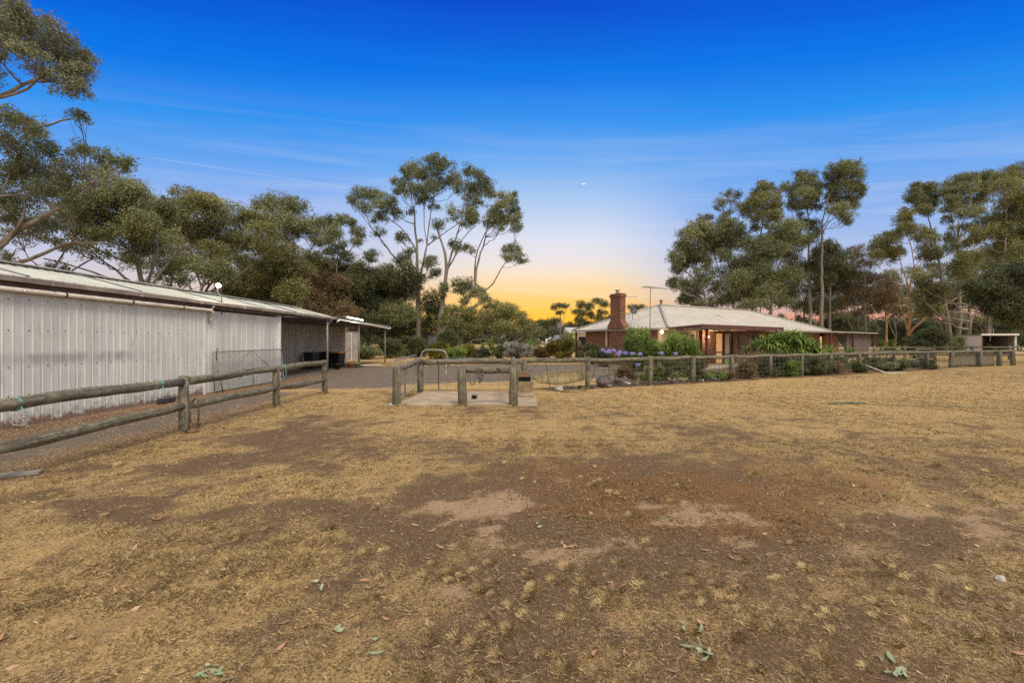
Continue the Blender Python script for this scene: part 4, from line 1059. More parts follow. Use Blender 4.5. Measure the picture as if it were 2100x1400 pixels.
m = MB(); m.tube([(2.85, 16.3, 1.0), (2.92, 16.3, .75), (2.86, 16.3, .45), (2.78, 16.25, .3)], .012, 6); tag(m.build('cable_loop', M['black2'], None, loc=(2.8, 16.3, .7)), 'dark cable hanging beside the post at the surfboard', 'cable')
m = MB(); D0 = GD(829); xx = GX(1735, D0)
m.tube([(xx-.4, D0+.05, .02), (xx-.2, D0-.08, .05), (xx, D0+.06, .03), (xx+.15, D0-.02, .06), (xx+.35, D0+.05, .03), (xx+.6, D0+.1, .02), (xx+.5, D0+.0, .015)], .014, 6); m.tube([(xx+.5, D0, .012), (xx+1.6, D0-.35, .012), (xx+3.2, D0-.6, .012)], .006, 5); m.tube([(xx-.45, D0, .02), (xx-.1, D0+.12, .03), (xx+.3, D0-.08, .04)], .016, 6)
tag(m.build('garden_hose', M['hose'], None, loc=(xx, D0, 0)), 'dark green hose lying tangled on the open dry grass', 'hose')
m = MB(); m.tube([(18.45, 24.6, .55), (18.9, 24.4, .3), (19.3, 24.0, .06), (19.7, 23.9, .03), (20.7, 24.4, .03)], .017, 8); tag(m.build('white_pipe', M['white'], None, loc=(19, 24.2, 0)), 'bent white plastic pipe lying below the garden fence', 'pipe')
pot(18.55, 24.9, .2, .36, M['black'], 'black pot at the fence foot by the white pipe')
m = MB(); m.beam((21.2, 26.4, .1), (21.5, 26.5, 1.05), .05, .03); tag(m.build('red_stake', M['redwood'], None, loc=(21.3, 26.4, 0)), 'thin red stake leaning behind the garden fence', 'stake')
m = MB(); m.box((-.3,-.08,0), (.3,.08,.035), 0, Matrix.Translation((-6.25, 5.75, .015)) @ Matrix.Rotation(.5, 4, 'Z')); tag(m.build('timber_offcut', simple('grey offcut', (.22,.2,.17)), None, loc=(-6.2, 5.7, 0), bevel=.005), 'short pale timber offcut lying on the dirt below the fence', 'timber')
m = MB(); m.box((-.1,-.25,0), (.1,.25,.12), 0, Matrix.Translation((-9.4, 12.6, .02))); tag(m.build('dark_block', M['black2'], None, loc=(-9.4, 12.6, 0), bevel=.02), 'dark block lying in leaves at the shed wall foot', 'block')
m = MB(); m.tube([(-9.5+.1*math.cos(q*.5)*(1+.2*math.sin(q*1.7)), 8.95+.1*math.sin(q*.5), .02+.006*q+.03*math.sin(q*.31)) for q in range(44)], .009, 5); tag(m.build('rope', M['rock_pale'], None, loc=(-9.4, 9, 0)), 'pale rope heaped at the rusty foot of the shed wall', 'rope')
D0 = GD(831); m = MB(); m.ball((GX(802, D0), D0-.05, .03), .045, 10, 7, (1.3,1,.7)); tag(m.build('plastic_lid', simple('pale blue plastic', (.35,.45,.5)), None, loc=(GX(802, D0), D0, 0)), 'small pale blue lump at the foot of the pad corner post', 'rubbish')
def rock(x, y, r, label, mat='rock', group=None, sq=.7, name='rock'):
    bm = bmesh.new(); bmesh.ops.create_icosphere(bm, subdivisions=2, radius=1)
    off = np.random.default_rng(int(abs(x*131+y*977)*10)).normal(size=3)*5
    for v in bm.verts:
        c = v.co; k = 1+.28*math.sin(c.x*3.1+off[0])*math.cos(c.y*2.7+off[1])+.18*math.sin(c.z*4+off[2]+c.x*2)
        v.co = Vector((c.x*k*r, c.y*k*r*.85, c.z*k*r*sq))
    me = bpy.data.meshes.new(name); bm.to_mesh(me); bm.free(); me.materials.append(M[mat])
    o = bpy.data.objects.new(name, me); COL.objects.link(o); o.location = (x, y, r*sq*.45); o.rotation_euler = (0, 0, off[0])
    return tag(o, label, 'rock', group)
rock(3.45, 17.3, .36, 'large dark boulder beside the surfboard tail', sq=.85)
rock(4.0, 17.7, .3, 'mid sized dark boulder behind the large one')
rock(4.45, 18.2, .28, 'smaller dark boulder furthest from the surfboard')
rng2 = np.random.default_rng(3)
for i in range(46):
    f = rng2.random()*.95; x = .85+f*9.5; y = 15.42+.5*(x-.41)+rng2.normal(.12, .08)
    pale = i % 9 == 0
    rock(x, y, float(rng2.uniform(.06, .16)), 'small pale stone edging the garden bed under the fence' if pale else 'small dark rock edging the garden bed under the fence', 'rock_pale' if pale else 'rock', 'pale edging stones under the fence' if pale else 'dark edging rocks under the fence')
D0 = GD(1190); rock(GX(2052, D0), D0, .035, 'small white stone on the bare soil', 'rock_pale')
# ------------------------------------------------------------------ the brick house
HC = Vector((9.77, 29.0, 0)); HU = Vector((.85, .527, 0)).normalized(); HV = Vector((-HU.y, HU.x, 0))
def Hp(t, s, z): return HC+HU*t+HV*s+Vector((0, 0, z))
def hbox(m, t0, t1, s0, s1, z0, z1, mi=0):
    vs = [Hp(a, b, c) for c in (z0, z1) for a, b in ((t0,s0),(t1,s0),(t1,s1),(t0,s1))]
    m.add(vs, [(0,3,2,1),(4,5,6,7),(0,1,5,4),(1,2,6,5),(2,3,7,6),(3,0,4,7)], mi)
def house():
    t = thing('brick_house', 'low brick farmhouse with pale hipped iron roof and red verandah posts', 'house', HC)
    W, LL, ev, rd = 9.3, 21.0, 2.5, 4.36
    # roof
    m = MB()
    c = [Hp(0,0,ev), Hp(LL,0,ev), Hp(LL,W,ev), Hp(0,W,ev), Hp(4.65,4.65,rd), Hp(16.35,4.65,rd)]
    def slope(a, b, e, f, n):
        """ribbed roof face: eave a-b, ridge e-f (ribs run up the slope)"""
        a, b, e, f = map(Vector, (a, b, e, f)); nor = (b-a).cross(e-a).normalized()
        vs, fs = [], []; k = 0
        for i in range(n):
            for q, h in ((0, 0), (.12, .022), (.3, .022), (.42, 0)):
                u = (i+q)/n
                lo = a.lerp(b, u)
                # climb along the slope until the hip or ridge
                along = (b-a).length*u; wd = (b-a).length
                la = (e-a).dot((b-a).normalized()); lb = (f-a).dot((b-a).normalized())
                if along < la: hi = a.lerp(e, along/la)
                elif along > lb: hi = b.lerp(f, (wd-along)/(wd-lb))
                else: hi = e.lerp(f, (along-la)/max(lb-la, 1e-6)) if lb > la else e
                vs += [lo+nor*h, hi+nor*h]
        m.add(vs, [(2*i, 2*i+2, 2*i+3, 2*i+1) for i in range(len(vs)//2-1)])
    slope(c[0], c[1], c[4], c[5], 84); slope(c[3], c[0], c[4]+(c[4]-c[4]), c[4], 38); slope(c[2], c[3], c[5], c[4], 84); slope(c[1], c[2], c[5], c[5], 38)
    m.build('roof', M['house_roof'], t)
    up = Vector((0, 0, .035))
    for a, b in ((c[4], c[5]), (c[0], c[4]), (c[3], c[4]), (c[1], c[5])):
        m = MB(); m.tube([a+up, b+up], .09, 8); m.build('ridge_cap', M['ridge'], t)
    m = MB(); hbox(m, .05, LL-.05, .05, W-.05, 2.38, 2.42); m.build('soffit', M['cream'], t)
    for (t0, t1, s0, s1) in ((-.1, LL, -.12, -.02), (-.12, -.02, -.02, W+.1)):
        m = MB(); hbox(m, t0, t1, s0, s1, 2.38, 2.5); m.build('gutter', M['ridge'], t)
    # walls
    B = dict(uvw=(HU.x, HU.y, 0))
    m = MB(); hbox(m, .35, .55, 1.1, 8.0, .05, 2.38); m.build('side_wall', M['brick'], t, **B)
    m = MB(); hbox(m, .35, 8, 8.0, 8.2, .05, 2.38); m.build('rear_wall', M['brick'], t, **B)
    m = MB(); hbox(m, .35, 4.0, .9, 1.1, .05, 2.38); m.build('cream_wall', M['cream'], t)
    m = MB(); hbox(m, 4.0, 6.1, .88, 1.1, .05, 2.38); m.build('brick_pier', M['brick'], t, **B)
    m = MB(); hbox(m, 8.3, 20.9, .9, 1.1, .05, 2.38); m.build('front_wall', M['brick'], t, **B)
    m = MB(); hbox(m, 22.0, 24.4, .9, 1.1, .05, 2.38); hbox(m, 24.3, 24.5, 1.1, 6, .05, 2.38); m.build('end_wall', M['brick'], t, **B)
    m = MB(); hbox(m, 20.9, 22.0, 1.3, 1.4, 2.12, 2.38); m.build('door_head', M['redwood'], t)
    m = MB(); hbox(m, .6, 24, 5.2, 5.3, .1, 2.35); m.build('inner_wall', M['cream'], t)
    # lit living room window / door
    m = MB()
    for a in (6.1, 6.95, 7.15, 8.22): hbox(m, a, a+.08, .9, 1.0, .1, 2.2)
    hbox(m, 6.1, 8.3, .9, 1.0, 2.2, 2.38); hbox(m, 6.1, 8.3, .9, 1.0, .05, .1); hbox(m, 6.18, 6.95, .9, .98, .82, .9)
    w = m.build('window', M['redwood'], t)
    m = MB(); hbox(m, 6.18, 6.95, .95, .97, .1, 2.2); m.build('pane', M['warm_pane'], w)
    m = MB(); hbox(m, 7.03, 7.9, 1.0, 1.06, .1, 2.2); m.build('curtain', M['curtain'], w)
    m = MB(); hbox(m, 7.9, 8.22, .98, 1.0, .1, 2.2); m.build('pane', M['glass'], w)
    for a, b in ((8.9, 9.9), (10.5, 11.3)):
        m = MB(); hbox(m, a-.1, b+.1, .84, .897, .7, 2.2); w = m.build('window', M['redwood'], t)
        m = MB(); hbox(m, a, b, .825, .838, .8, 2.1); m.build('pane', M['glass'], w)
    m = MB(); hbox(m, 2.4, 3.1, .84, .897, 1.3, 2.2); w = m.build('window', M['redwood'], t)
    m = MB(); hbox(m, 2.48, 3.02, .825, .838, 1.38, 2.12); m.build('pane', M['glass'], w)
    m = MB(); hbox(m, 3.5, 3.75, .86, .897, 1.6, 2.1); m.build('window', M['fascia'], t)
    # lit glazed door under the far verandah
    m = MB()
    for a in (20.92, 21.38, 21.9): hbox(m, a, a+.09, 1.1, 1.18, .1, 2.12)
    for z in (.1, .8, 1.4, 2.04): hbox(m, 21.01, 21.9, 1.1, 1.16, z, z+.08)
    d = m.build('door', M['redwood'], t)
    m = MB(); hbox(m, 20.95, 21.95, 1.19, 1.2, .12, 2.1); m.build('pane', emis('lit hall behind glass', (.8, .5, .22), 1.1), d)
    # patio roof on red posts
    m = MB()
    A = [Hp(-.05,-2.4,2.64), Hp(8.7,-2.4,2.58), Hp(8.7,-.13,2.5), Hp(-.05,-.13,2.52)]
    m.add(A+[p-Vector((0,0,.03)) for p in A], [(0,1,2,3),(7,6,5,4),(0,4,5,1),(1,5,6,2),(2,6,7,3),(3,7,4,0)]); m.build('patio_roof', M['ridge'], t)
    m = MB(); m.beam(Hp(-.05,-2.43,2.52), Hp(8.75,-2.43,2.46), .05, .27); m.build('patio_beam', M['redwood'], t)
    m = MB(); m.beam(Hp(-.08,-2.4,2.55), Hp(-.08,-.15,2.44), .05, .17); m.build('patio_beam', M['redwood'], t)
    m = MB(); m.beam(Hp(8.72,-2.4,2.48), Hp(8.72,-.15,2.42), .05, .2); m.build('patio_beam', M['redwood'], t)
    for k in range(1, 7):
        m = MB(); m.beam(Hp(k*1.25,-2.4,2.53), Hp(k*1.25,-.15,2.42), .05, .12); m.build('rafter', M['cream'], t)
    for tt in (.97, 5.37, 8.55):
        m = MB(); m.beam(Hp(tt,-2.05,.1), Hp(tt,-2.05,2.42), .13, .13, up=HU); m.build('verandah_post', M['redwood'], t)
    for tt in (3.3, 12.2, 15.9, 21.0, 25.3, 29.7):
        m = MB(); m.beam(Hp(tt, .06 if tt < 25 else .1, .1), Hp(tt, .06 if tt < 25 else .1, 2.37), .15, .15, up=HU); m.build('verandah_post', M['redwood'], t)
    m = MB(); m.beam(Hp(.15, 9.1, .05), Hp(.15, 9.1, 2.38), .11, .11, up=HU); m.build('verandah_post', M['redwood'], t)
    # end verandah with a slatted screen
    m = MB(); a = [Hp(21.02,-.15,2.5), Hp(29.9,-.15,2.44), Hp(29.9,5,2.5), Hp(21.02,5,2.56)]
    m.add(a+[p-Vector((0,0,.09)) for p in a], [(0,1,2,3),(7,6,5,4),(0,4,5,1),(1,5,6,2),(2,6,7,3),(3,7,4,0)]); m.build('verandah_roof', M['house_roof'], t)
    m = MB()
    for k in range(19): hbox(m, 24.6, 29.6, .3, .325, .5+k*.1, .53+k*.1)
    s = m.build('slat_screen', simple('pale slats', (.36,.32,.27), (.2,.17,.14), 3, .8), t)
    m = MB(); hbox(m, 24.5, 29.8, .25, .37, .36, .46); m.build('screen_rail', M['redwood'], s)
    m = MB(); hbox(m, 24.6, 29.6, .5, .54, .1, 2.36); m.build('screen_backing', M['fascia'], t)
    # chimney breast, shoulders and stack
    m = MB(); hbox(m, -.02, .346, 3.6, 5.2, .05, 2.36); m.build('chimney_breast', M['brick'], t, **B)
    m = MB()
    s0, s1 = 3.9, 4.9; a0, a1 = -.2, .28
    lo = [Hp(x, y, 2.52) for x, y in ((a0-.02,3.6),(a1+.05,3.6),(a1+.05,5.2),(a0-.02,5.2))]; lo2 = [p+Vector((0,0,.16)) for p in lo]
    hi = [Hp(x, y, 3.12) for x, y in ((a0,s0),(a1,s0),(a1,s1),(a0,s1))]; top = [p+Vector((0,0,1.62)) for p in hi]
    m.add(lo+lo2+hi+top, [(3,2,1,0)]+[(k*4+i, k*4+(i+1)%4, (k+1)*4+(i+1)%4, (k+1)*4+i) for k in range(3) for i in range(4)]+[(12,13,14,15)])
    ch = m.build('chimney', M['brick'], t, **B)
    m = MB(); hbox(m, a0-.06, a1+.06, s0-.06, s1+.06, 4.745, 4.9); hbox(m, a0-.02, a1+.02, s0-.02, s1+.02, 4.902, 5.0); m.build('chimney_cap', M['brick'], ch, **B)
    m = MB(); m.lathe([(.14, 0), (.14, .1), (.09, .12), (.09, .2), (.19, .22), (.19, .26), (.02, .3)], 14, Hp(.0, 4.4, 5.002)); m.build('cowl', M['steel'], ch)
    m = MB(); m.beam(Hp(.25, 5.75, .1), Hp(.25, 5.75, 2.36), .12, .1, up=HU); m.build('downpipe', M['pvc'], t)
    m = MB(); m.lathe([(.08, -.5), (.08, .55), (.13, .57), (.13, .68), (.05, .72)], 14, Hp(5.6, 5.3, 4.2)); m.build('flue', M['steel'], t)
    m = MB(); m.tube([Hp(9.3, 1.3, 3.05), Hp(9.3, 2.95, 3.75)], .035, 8); m.build('vent_pipe', M['white'], t)
    m = MB(); hbox(m, -.1, 9, -2.5, .88, -.1, .09); m.build('patio_slab', M['slab'], t)
    m = MB(); hbox(m, 9.02, 29.9, -.2, 5, -.1, .08); m.build('verandah_slab', M['slab'], t)
house()
def patio_lamp():
    p = Hp(4.9, .72, 1.95)
    t = thing('globe_lamp', 'glowing round globe lamp on the brick pier under the patio', 'light', p)
    m = MB(); m.ball(p, .11); m.build('globe', M['lamp'], t)
    m = MB(); m.tube([p+HV*.16+Vector((0,0,-.12)), p+HV*.08+Vector((0,0,-.15)), p+Vector((0,0,-.11))], .02, 8); m.build('bracket', M['black2'], t)
    point_light('globe_glow', p-HV*.22, (1, .72, .42), 60, .1)
    q = Hp(-.04, .45, 2.24)
    t = thing('eave_lamp', 'lit round lamp under the eave above the garden bush', 'light', q)
    m = MB(); m.ball(q, .1, sc=(1,1,.9)); m.build('globe', M['lamp'], t)
    m = MB(); m.lathe([(.05, .08), (.05, .14)], 12, q); m.build('base', M['white'], t)
    point_light('eave_glow', q+Vector((-.1,-.2,-.1)), (1, .75, .45), 22, .1)
patio_lamp()
def dish():
    c = Hp(1.55, 3.2, 3.2); c2 = P(1299, 636, c.y)
    c = c2
    t = thing('satellite_dish', 'dark round satellite dish on the roof beside the chimney', 'satellite dish', c)
    ax = Vector((.35, -.85, .35)).normalized()
    q = ax.to_track_quat('Z', 'Y').to_matrix().to_4x4(); q = Matrix.Translation(c) @ q
    m = MB(); m.lathe([(0, -.06), (.1, -.055), (.2, -.035), (.29, 0), (.3, .008), (.29, .012), (.2, -.02), (.1, -.04), (0, -.045)], 24)
    m.v = [tuple(q @ Vector(p)) for p in m.v]; m.build('dish', M['black2'], t)
    m = MB(); m.tube([q @ Vector((0,-.28,0)), q @ Vector((0,-.1,.35))], .014, 6); m.tube([q @ Vector((0,-.1,.33)), q @ Vector((0,-.07,.42))], .035, 8); m.build('feed_arm', M['black2'], t)
    m = MB(); m.tube([c-ax*.06, c-ax*.15+Vector((0,0,-.1)), c-ax*.12+Vector((.02,0,-.62))], .02, 8); m.tube([c+Vector((-.05,.05,-.2)), c+Vector((-.42,.1,-.62))], .012, 6); m.tube([c+Vector((.05,.05,-.2)), c+Vector((.5,.1,-.5))], .012, 6); m.build('mount', M['steel'], t)
dish()
def antenna():
    D = 30.2; x = GX(1333, D)
    t = thing('tv_antenna', 'tall thin television aerial on a mast before the roof', 'antenna', (x, D, 2.4))
    z1 = CAMH+(HY-588)/FPX*D
    m = MB(); m.tube([(x, D, 2.2), (x+.02, D, z1)], .022, 6); m.build('mast', M['rust'], t)
    m = MB(); a = Vector((x-.48, D-.2, z1-.02)); b = Vector((x+1.2, D+.35, z1-.1)); m.tube([a, b], .016, 6); m.build('boom', M['steel'], t)
    m = MB(); d = (b-a).normalized(); s = d.cross(Vector((0,0,1)))
    for k in range(16):
        p = a.lerp(b, k/15); l = .5-.022*k
        m.beam(p-s*l, p+s*l, .01, .01)
    m.tube([a+Vector((0,0,.12)), a+Vector((0,0,-.12))], .01, 5)
    m.tube([(x+.02, D, z1-.35), a.lerp(b, .45)], .01, 5)
    m.build('element', M['steel'], t)
antenna()
m = MB(); p0 = P(1283, 608, 34.5); m.tube([p0+Vector((-.3,0,0)), p0+Vector((.95,.3,0))], .018, 6); m.tube([p0+Vector((-.25,.0,0)), p0+Vector((-.25,0,-1.4))], .02, 6)
tag(m.build('aerial_bar', M['steel'], None, loc=p0), 'short horizontal aerial bar just behind the chimney top', 'antenna')
def patio_chair():
    c = Hp(5.1, -.9, .09)
    t = thing('patio_table', 'small dark outdoor table standing on the patio slab', 'table', c)
    m = MB(); hbox(m, 4.7, 5.7, -1.2, -.5, .78, .82); m.build('table_top', M['black2'], t)
    for a, b in ((4.75,-1.15),(5.65,-1.15),(5.65,-.55),(4.75,-.55)):
        m = MB(); m.tube([Hp(a, b, .09), Hp(a, b, .78)], .02, 6); m.build('leg', M['black2'], t)
patio_chair()
m = MB(); p = Hp(3.5, -3.6, 0); 
for k in range(3): m.box((p.x-.9+.05*k, p.y-.3, .002+k*.13), (p.x+.9-.04*k, p.y+.3, .125+k*.13))
tag(m.build('sleeper_stack', simple('reddish sleepers', (.3,.16,.11), (.2,.1,.07), 4, .85), None, loc=p, bevel=.01), 'low stack of reddish sleepers edging the patio garden', 'garden edging')

# ------------------------------------------------------------------ field shelter, yards, far buildings
def shelter():
    c = Vector((50.7, 50.0, 0)); w = Vector((.45, .893, 0)).normalized(); f = Vector((w.y, -w.x, 0))
    def S(a, b, z): return c+f*a+w*b+Vector((0, 0, z))
    def sb(m, a0, a1, b0, b1, z0, z1, dz=0):
        vs = [S(a, b, z) for z in (z0, z1) for a, b in ((a0,b0),(a1,b0),(a1,b1),(a0,b1))]
        m.add(vs, [(0,3,2,1),(4,5,6,7),(0,1,5,4),(1,2,6,5),(2,3,7,6),(3,0,4,7)])
    t = thing('field_shelter', 'small open fronted white tin field shelter beyond the fence', 'shed', c)
    W, Dp, h = 2.7, 6.2, 2.3
    m = MB(); sb(m, 0, .06, 0, Dp, .05, h-.03); m.build('side_wall', M['white'], t)
    m = MB(); sb(m, W-.06, W, .1, Dp, .05, h-.03); m.build('side_wall', M['clad_grey'], t)
    m = MB(); sb(m, .06, W-.06, Dp-.1, Dp, .05, h-.05); m.build('back_wall', M['clad_slate'], t)
    m = MB(); sb(m, -.1, W+.12, -.2, Dp+.1, h, h+.1); m.build('roof', M['steel'], t)
    m = MB(); sb(m, -.12, W+.14, -.26, -.2, h-.06, h+.12); m.build('fascia', M['white'], t)
    m = MB(); sb(m, W-.14, W+.02, -.05, .08, 0, h-.06); m.build('front_post', simple('pale green post', (.45,.55,.5)), t)
    m = MB(); sb(m, .0, .08, -.06, -.002, 0, h-.06); m.build('front_post', M['redwood'], t)
    m = MB(); m.tube([S(.5,.3,1.3), S(1.7,.1,.2)], .03, 6); m.tube([S(.7,.5,1.4), S(1.8,.15,.2)], .03, 6); m.build('brace', M['timber'], t)
shelter()
def shade_cloth():
    a, b = Vector(FP[11]), Vector(FP[13]); m = MB(); n = 30; vs = []
    d = (b-a).normalized(); off = Vector((d.y, -d.x))*-.17
    for i in range(n+1):
        p = a.lerp(b, .02+.94*i/n)+off
        q = Vector((d.y, -d.x))*(.02*math.sin(i*.9)+.012*math.sin(i*2.3))
        for j in range(6): vs.append((p.x+q.x*(1+.4*math.sin(j+i)), p.y+q.y, .04+.185*j-.03*math.sin(i*.5)*(j == 0)-.02*math.sin(i*.8)*(j == 5)))
    fs = [(i*6+j, i*6+6+j, i*6+7+j, i*6+1+j) for i in range(n) for j in range(5)]
    m.add(vs, fs, smooth=True); o = m.build('shade_cloth', M['cloth'], None, loc=(a.x, a.y, .1))
    sol = o.modifiers.new('thickness', 'SOLIDIFY'); sol.thickness = .006
    tag(o, 'tan shade cloth stretched along the far fence bay', 'shade cloth')
shade_cloth()
def yards():
    t = thing('yard_fence', 'grey timber rail yard fence between the garden and the shelter', 'fence', (36, 40, 0))
    pts = [(30.5, 39.0), (33.6, 39.6), (36.5, 40), (40, 40.3), (43.5, 40.5), (47, 41)]
    for x, y in pts: post(x, y, 1.25, .1, t)
    for i in range(len(pts)-1):
        for z in (.45, .8, 1.12):
            m = MB(); m.beam((*pts[i], z), (*pts[i+1], z), .05, .13); m.build('rail', TM, t)
    t = thing('pipe_gate', 'low galvanised pipe gate in the far fence before the bushes', 'gate', (25, 28.5, 0))
    for a, b in (((25.2, 28.9), (27.0, 29.6)),):
        m = MB(); m.tube([(*a, .15), (*a, 1.1), (a[0]+.1, a[1], 1.17), (b[0]-.1, b[1], 1.17), (*b, 1.1), (*b, .15)], .025, 8); m.build('frame', M['steel'], t)
        for z in (.4, .65, .9):
            m = MB(); m.tube([(*a, z), (*b, z)], .014, 6); m.build('bar', M['steel'], t)
    t = thing('paddock_fence', 'distant dark post and rail fence across the straw field', 'fence', (0, 78, 0))
    xs = np.arange(-26, 22, 4.0)
    for x in xs: post(float(x), 70+.05*float(x), 1.25, .11, t)
    for z in (.65, 1.15):
        m = MB(); m.beam((-26, 68.7, z), (20, 71, z), .06, .16); m.build('rail', TM, t)
yards()
def far_sheds():
    t = thing('machinery_shed', 'slate grey corrugated shed among the trees beyond the carport', 'shed', (-15, 62, 0))
    m = MB()
    x = -17.9
    vs, fs = [], []; k = 0
    while x < -11.2:
        for dx, d in ((0, 0), (.05, .05), (.16, .05), (.2, 0)): vs += [(x+dx, 62-d, 0), (x+dx, 62-d, 2.65)]
        x += .34
    m.add(vs, [(2*i, 2*i+2, 2*i+3, 2*i+1) for i in range(len(vs)//2-1)]); m.build('front_wall', M['clad_slate'], t)
    m = MB(); m.box((-17.9, 62.01, 0), (-11.2, 70, 2.6)); m.build('body', M['clad_slate'], t)
    m = MB(); m.box((-18.1, 61.8, 2.66), (-11.0, 70.2, 2.78)); m.build('roof', M['steel'], t)
    t = thing('white_shed', 'small pale shed glimpsed behind the tall tree trunks', 'shed', (-10, 72, 0))
    m = MB(); m.box((-11.2, 72, 0), (-8.6, 75, 2.9)); m.build('body', M['clad_grey'], t, bevel=.02)
    m = MB(); m.beam((-11.4, 73.5, 3.0), (-8.4, 73.5, 3.0), 3.6, .1); m.build('roof', M['steel'], t)
    t = thing('cream_outbuilding', 'small cream outbuilding with a dark window behind the garden post', 'shed', (8.5, 62, 0))
    m = MB(); m.box((7.6, 62, 0), (13, 66, 2.7)); m.build('body', M['cream'], t, bevel=.02)
    m = MB(); vs = [(7.3,61.6,2.72),(13.3,61.6,2.72),(13.3,66.4,2.72),(7.3,66.4,2.72),(7.3,64,3.5),(13.3,64,3.5)]; m.add(vs, [(0,1,5,4),(2,3,4,5),(0,4,3),(1,2,5),(3,2,1,0)]); m.build('roof', M['house_roof'], t)
    m = MB(); m.box((8.9, 61.94, 1.0), (10.0, 61.997, 2.2)); m.build('window', M['glass'], t)
    t = thing('water_tank', 'small white tank standing far out in the straw field', 'tank', (7, 95, 0))
    m = MB(); m.lathe([(1.0, 0), (1.0, 1.9), (.9, 2.0), (0, 2.2)], 24, (7.8, 95, 0)); m.build('body', M['white'], t)
    m = MB(); m.lathe([(.3, 0), (.3, .12), (0, .14)], 14, (7.8, 95, 2.21)); m.build('lid', M['white'], t)
far_sheds()
def moon():
    D = 4000; c = P(1197, 376.5, D)
    m = MB(); vs, fs = [], []; n = 16; R0 = 17
    for i in range(n+1):
        a = R(-165)+R(150)*i/n; q = math.sin(math.pi*i/n)
        for rr, dy in ((R0, 0), (R0*(1-.24*q-.004), 0), (R0*(1-.15*q), -3*q)):
            vs.append((c.x+math.cos(a)*rr, c.y+dy, c.z+math.sin(a)*rr+10))
    for i in range(n): fs += [(3*i, 3*i+2, 3*i+5, 3*i+3), (3*i+2, 3*i+1, 3*i+4, 3*i+5), (3*i+1, 3*i, 3*i+3, 3*i+4)]
    m.add(vs, fs); tag(m.build('moon', M['moon'], None, loc=c), 'thin bright crescent moon low in the blue sky', 'moon')
moon()
def hills():
    n = 90; vs, fs = [], []
    for i in range(n+1):
        x = -1600+3200*i/n
        h = 18+20*vnoise(np.array([i*.13]), np.array([.5]), 9)[0]+14*vnoise(np.array([i*.4]), np.array([3.5]), 19)[0]+44*math.exp(-((x-200)/130)**2)
        vs += [(x, 1900, -1), (x, 2150, h), (x, 2500, -1)]
    for i in range(n): fs += [(3*i, 3*i+3, 3*i+4, 3*i+1), (3*i+1, 3*i+4, 3*i+5, 3*i+2)]
    m = MB(); m.add(vs, fs, smooth=True); tag(m.build('hills', M['hill'], None, loc=(0, 2000, 0)), 'far blue grey wooded hills', 'hills', kind='structure')
hills()
# ------------------------------------------------------------------ trees
tr = np.random.default_rng(21)
def curve3(a, b, lift, n=6, kink=.06):
    """a limb from a to b that leaves going up, with small kinks"""
    a, b = np.array(a), np.array(b); L_ = np.linalg.norm(b-a)
    c = a*.55+b*.45+np.array([0, 0, -lift*L_]) if lift < 0 else a*.5+b*.5+np.array([(b[0]-a[0])*.12, (b[1]-a[1])*.12, -lift*L_])
    pts = []
    for i in range(n+1):
        t = i/n
        p = a*(1-t)**2+2*c*t*(1-t)+b*t*t
        if 0 < i < n: p = p+tr.normal(size=3)*L_*kink*.5
        pts.append(p)
    return pts
def leaf_blob(c, rx, ry, rz, cover, Ln, W, nsub=None, droop=.4, hollow=.75):
    """leaf positions for one cloud of foliage: many small puffs, thicker to the top and outside"""
    area = math.pi*rx*rz; n = int(cover*1.22*area/(Ln*W*.26))
    nb = nsub or int(max(7, min(40, 7+area*3.0)))
    d = unit(tr.normal(size=(nb,3))); rr = tr.uniform(.25, 1, nb)**.5*hollow
    sub = c+d*rr[:,None]*np.array([rx, ry, rz])
    sr = tr.uniform(.28, .62, nb)
    w = sr**2; idx = tr.choice(nb, n, p=w/w.sum())
    dd = unit(tr.normal(size=(n,3))+np.array([0,0,.25]))
    q = tr.uniform(.15, 1, n)**.6*sr[idx]*np.where(tr.random(n) < .22, tr.uniform(1, 1.55, n), 1)
    sc = np.array([min(rx, rz*1.5), min(ry, rz*1.5), min(rz, rx)])
    pos = sub[idx]+dd*q[:,None]*sc
    ns = max(1, n//13); lead = tr.integers(0, n, ns)          # leaves hang together in small sprays
    k = lead[tr.integers(0, ns, n)]; sp = tr.random(n) < .86
    off = tr.normal(size=(n,3))*np.array([.6,.6,.62])*Ln+np.array([0,0,-.35*Ln])
    pos = np.where(sp[:,None], pos[k]+off, pos)
    return pos, sub
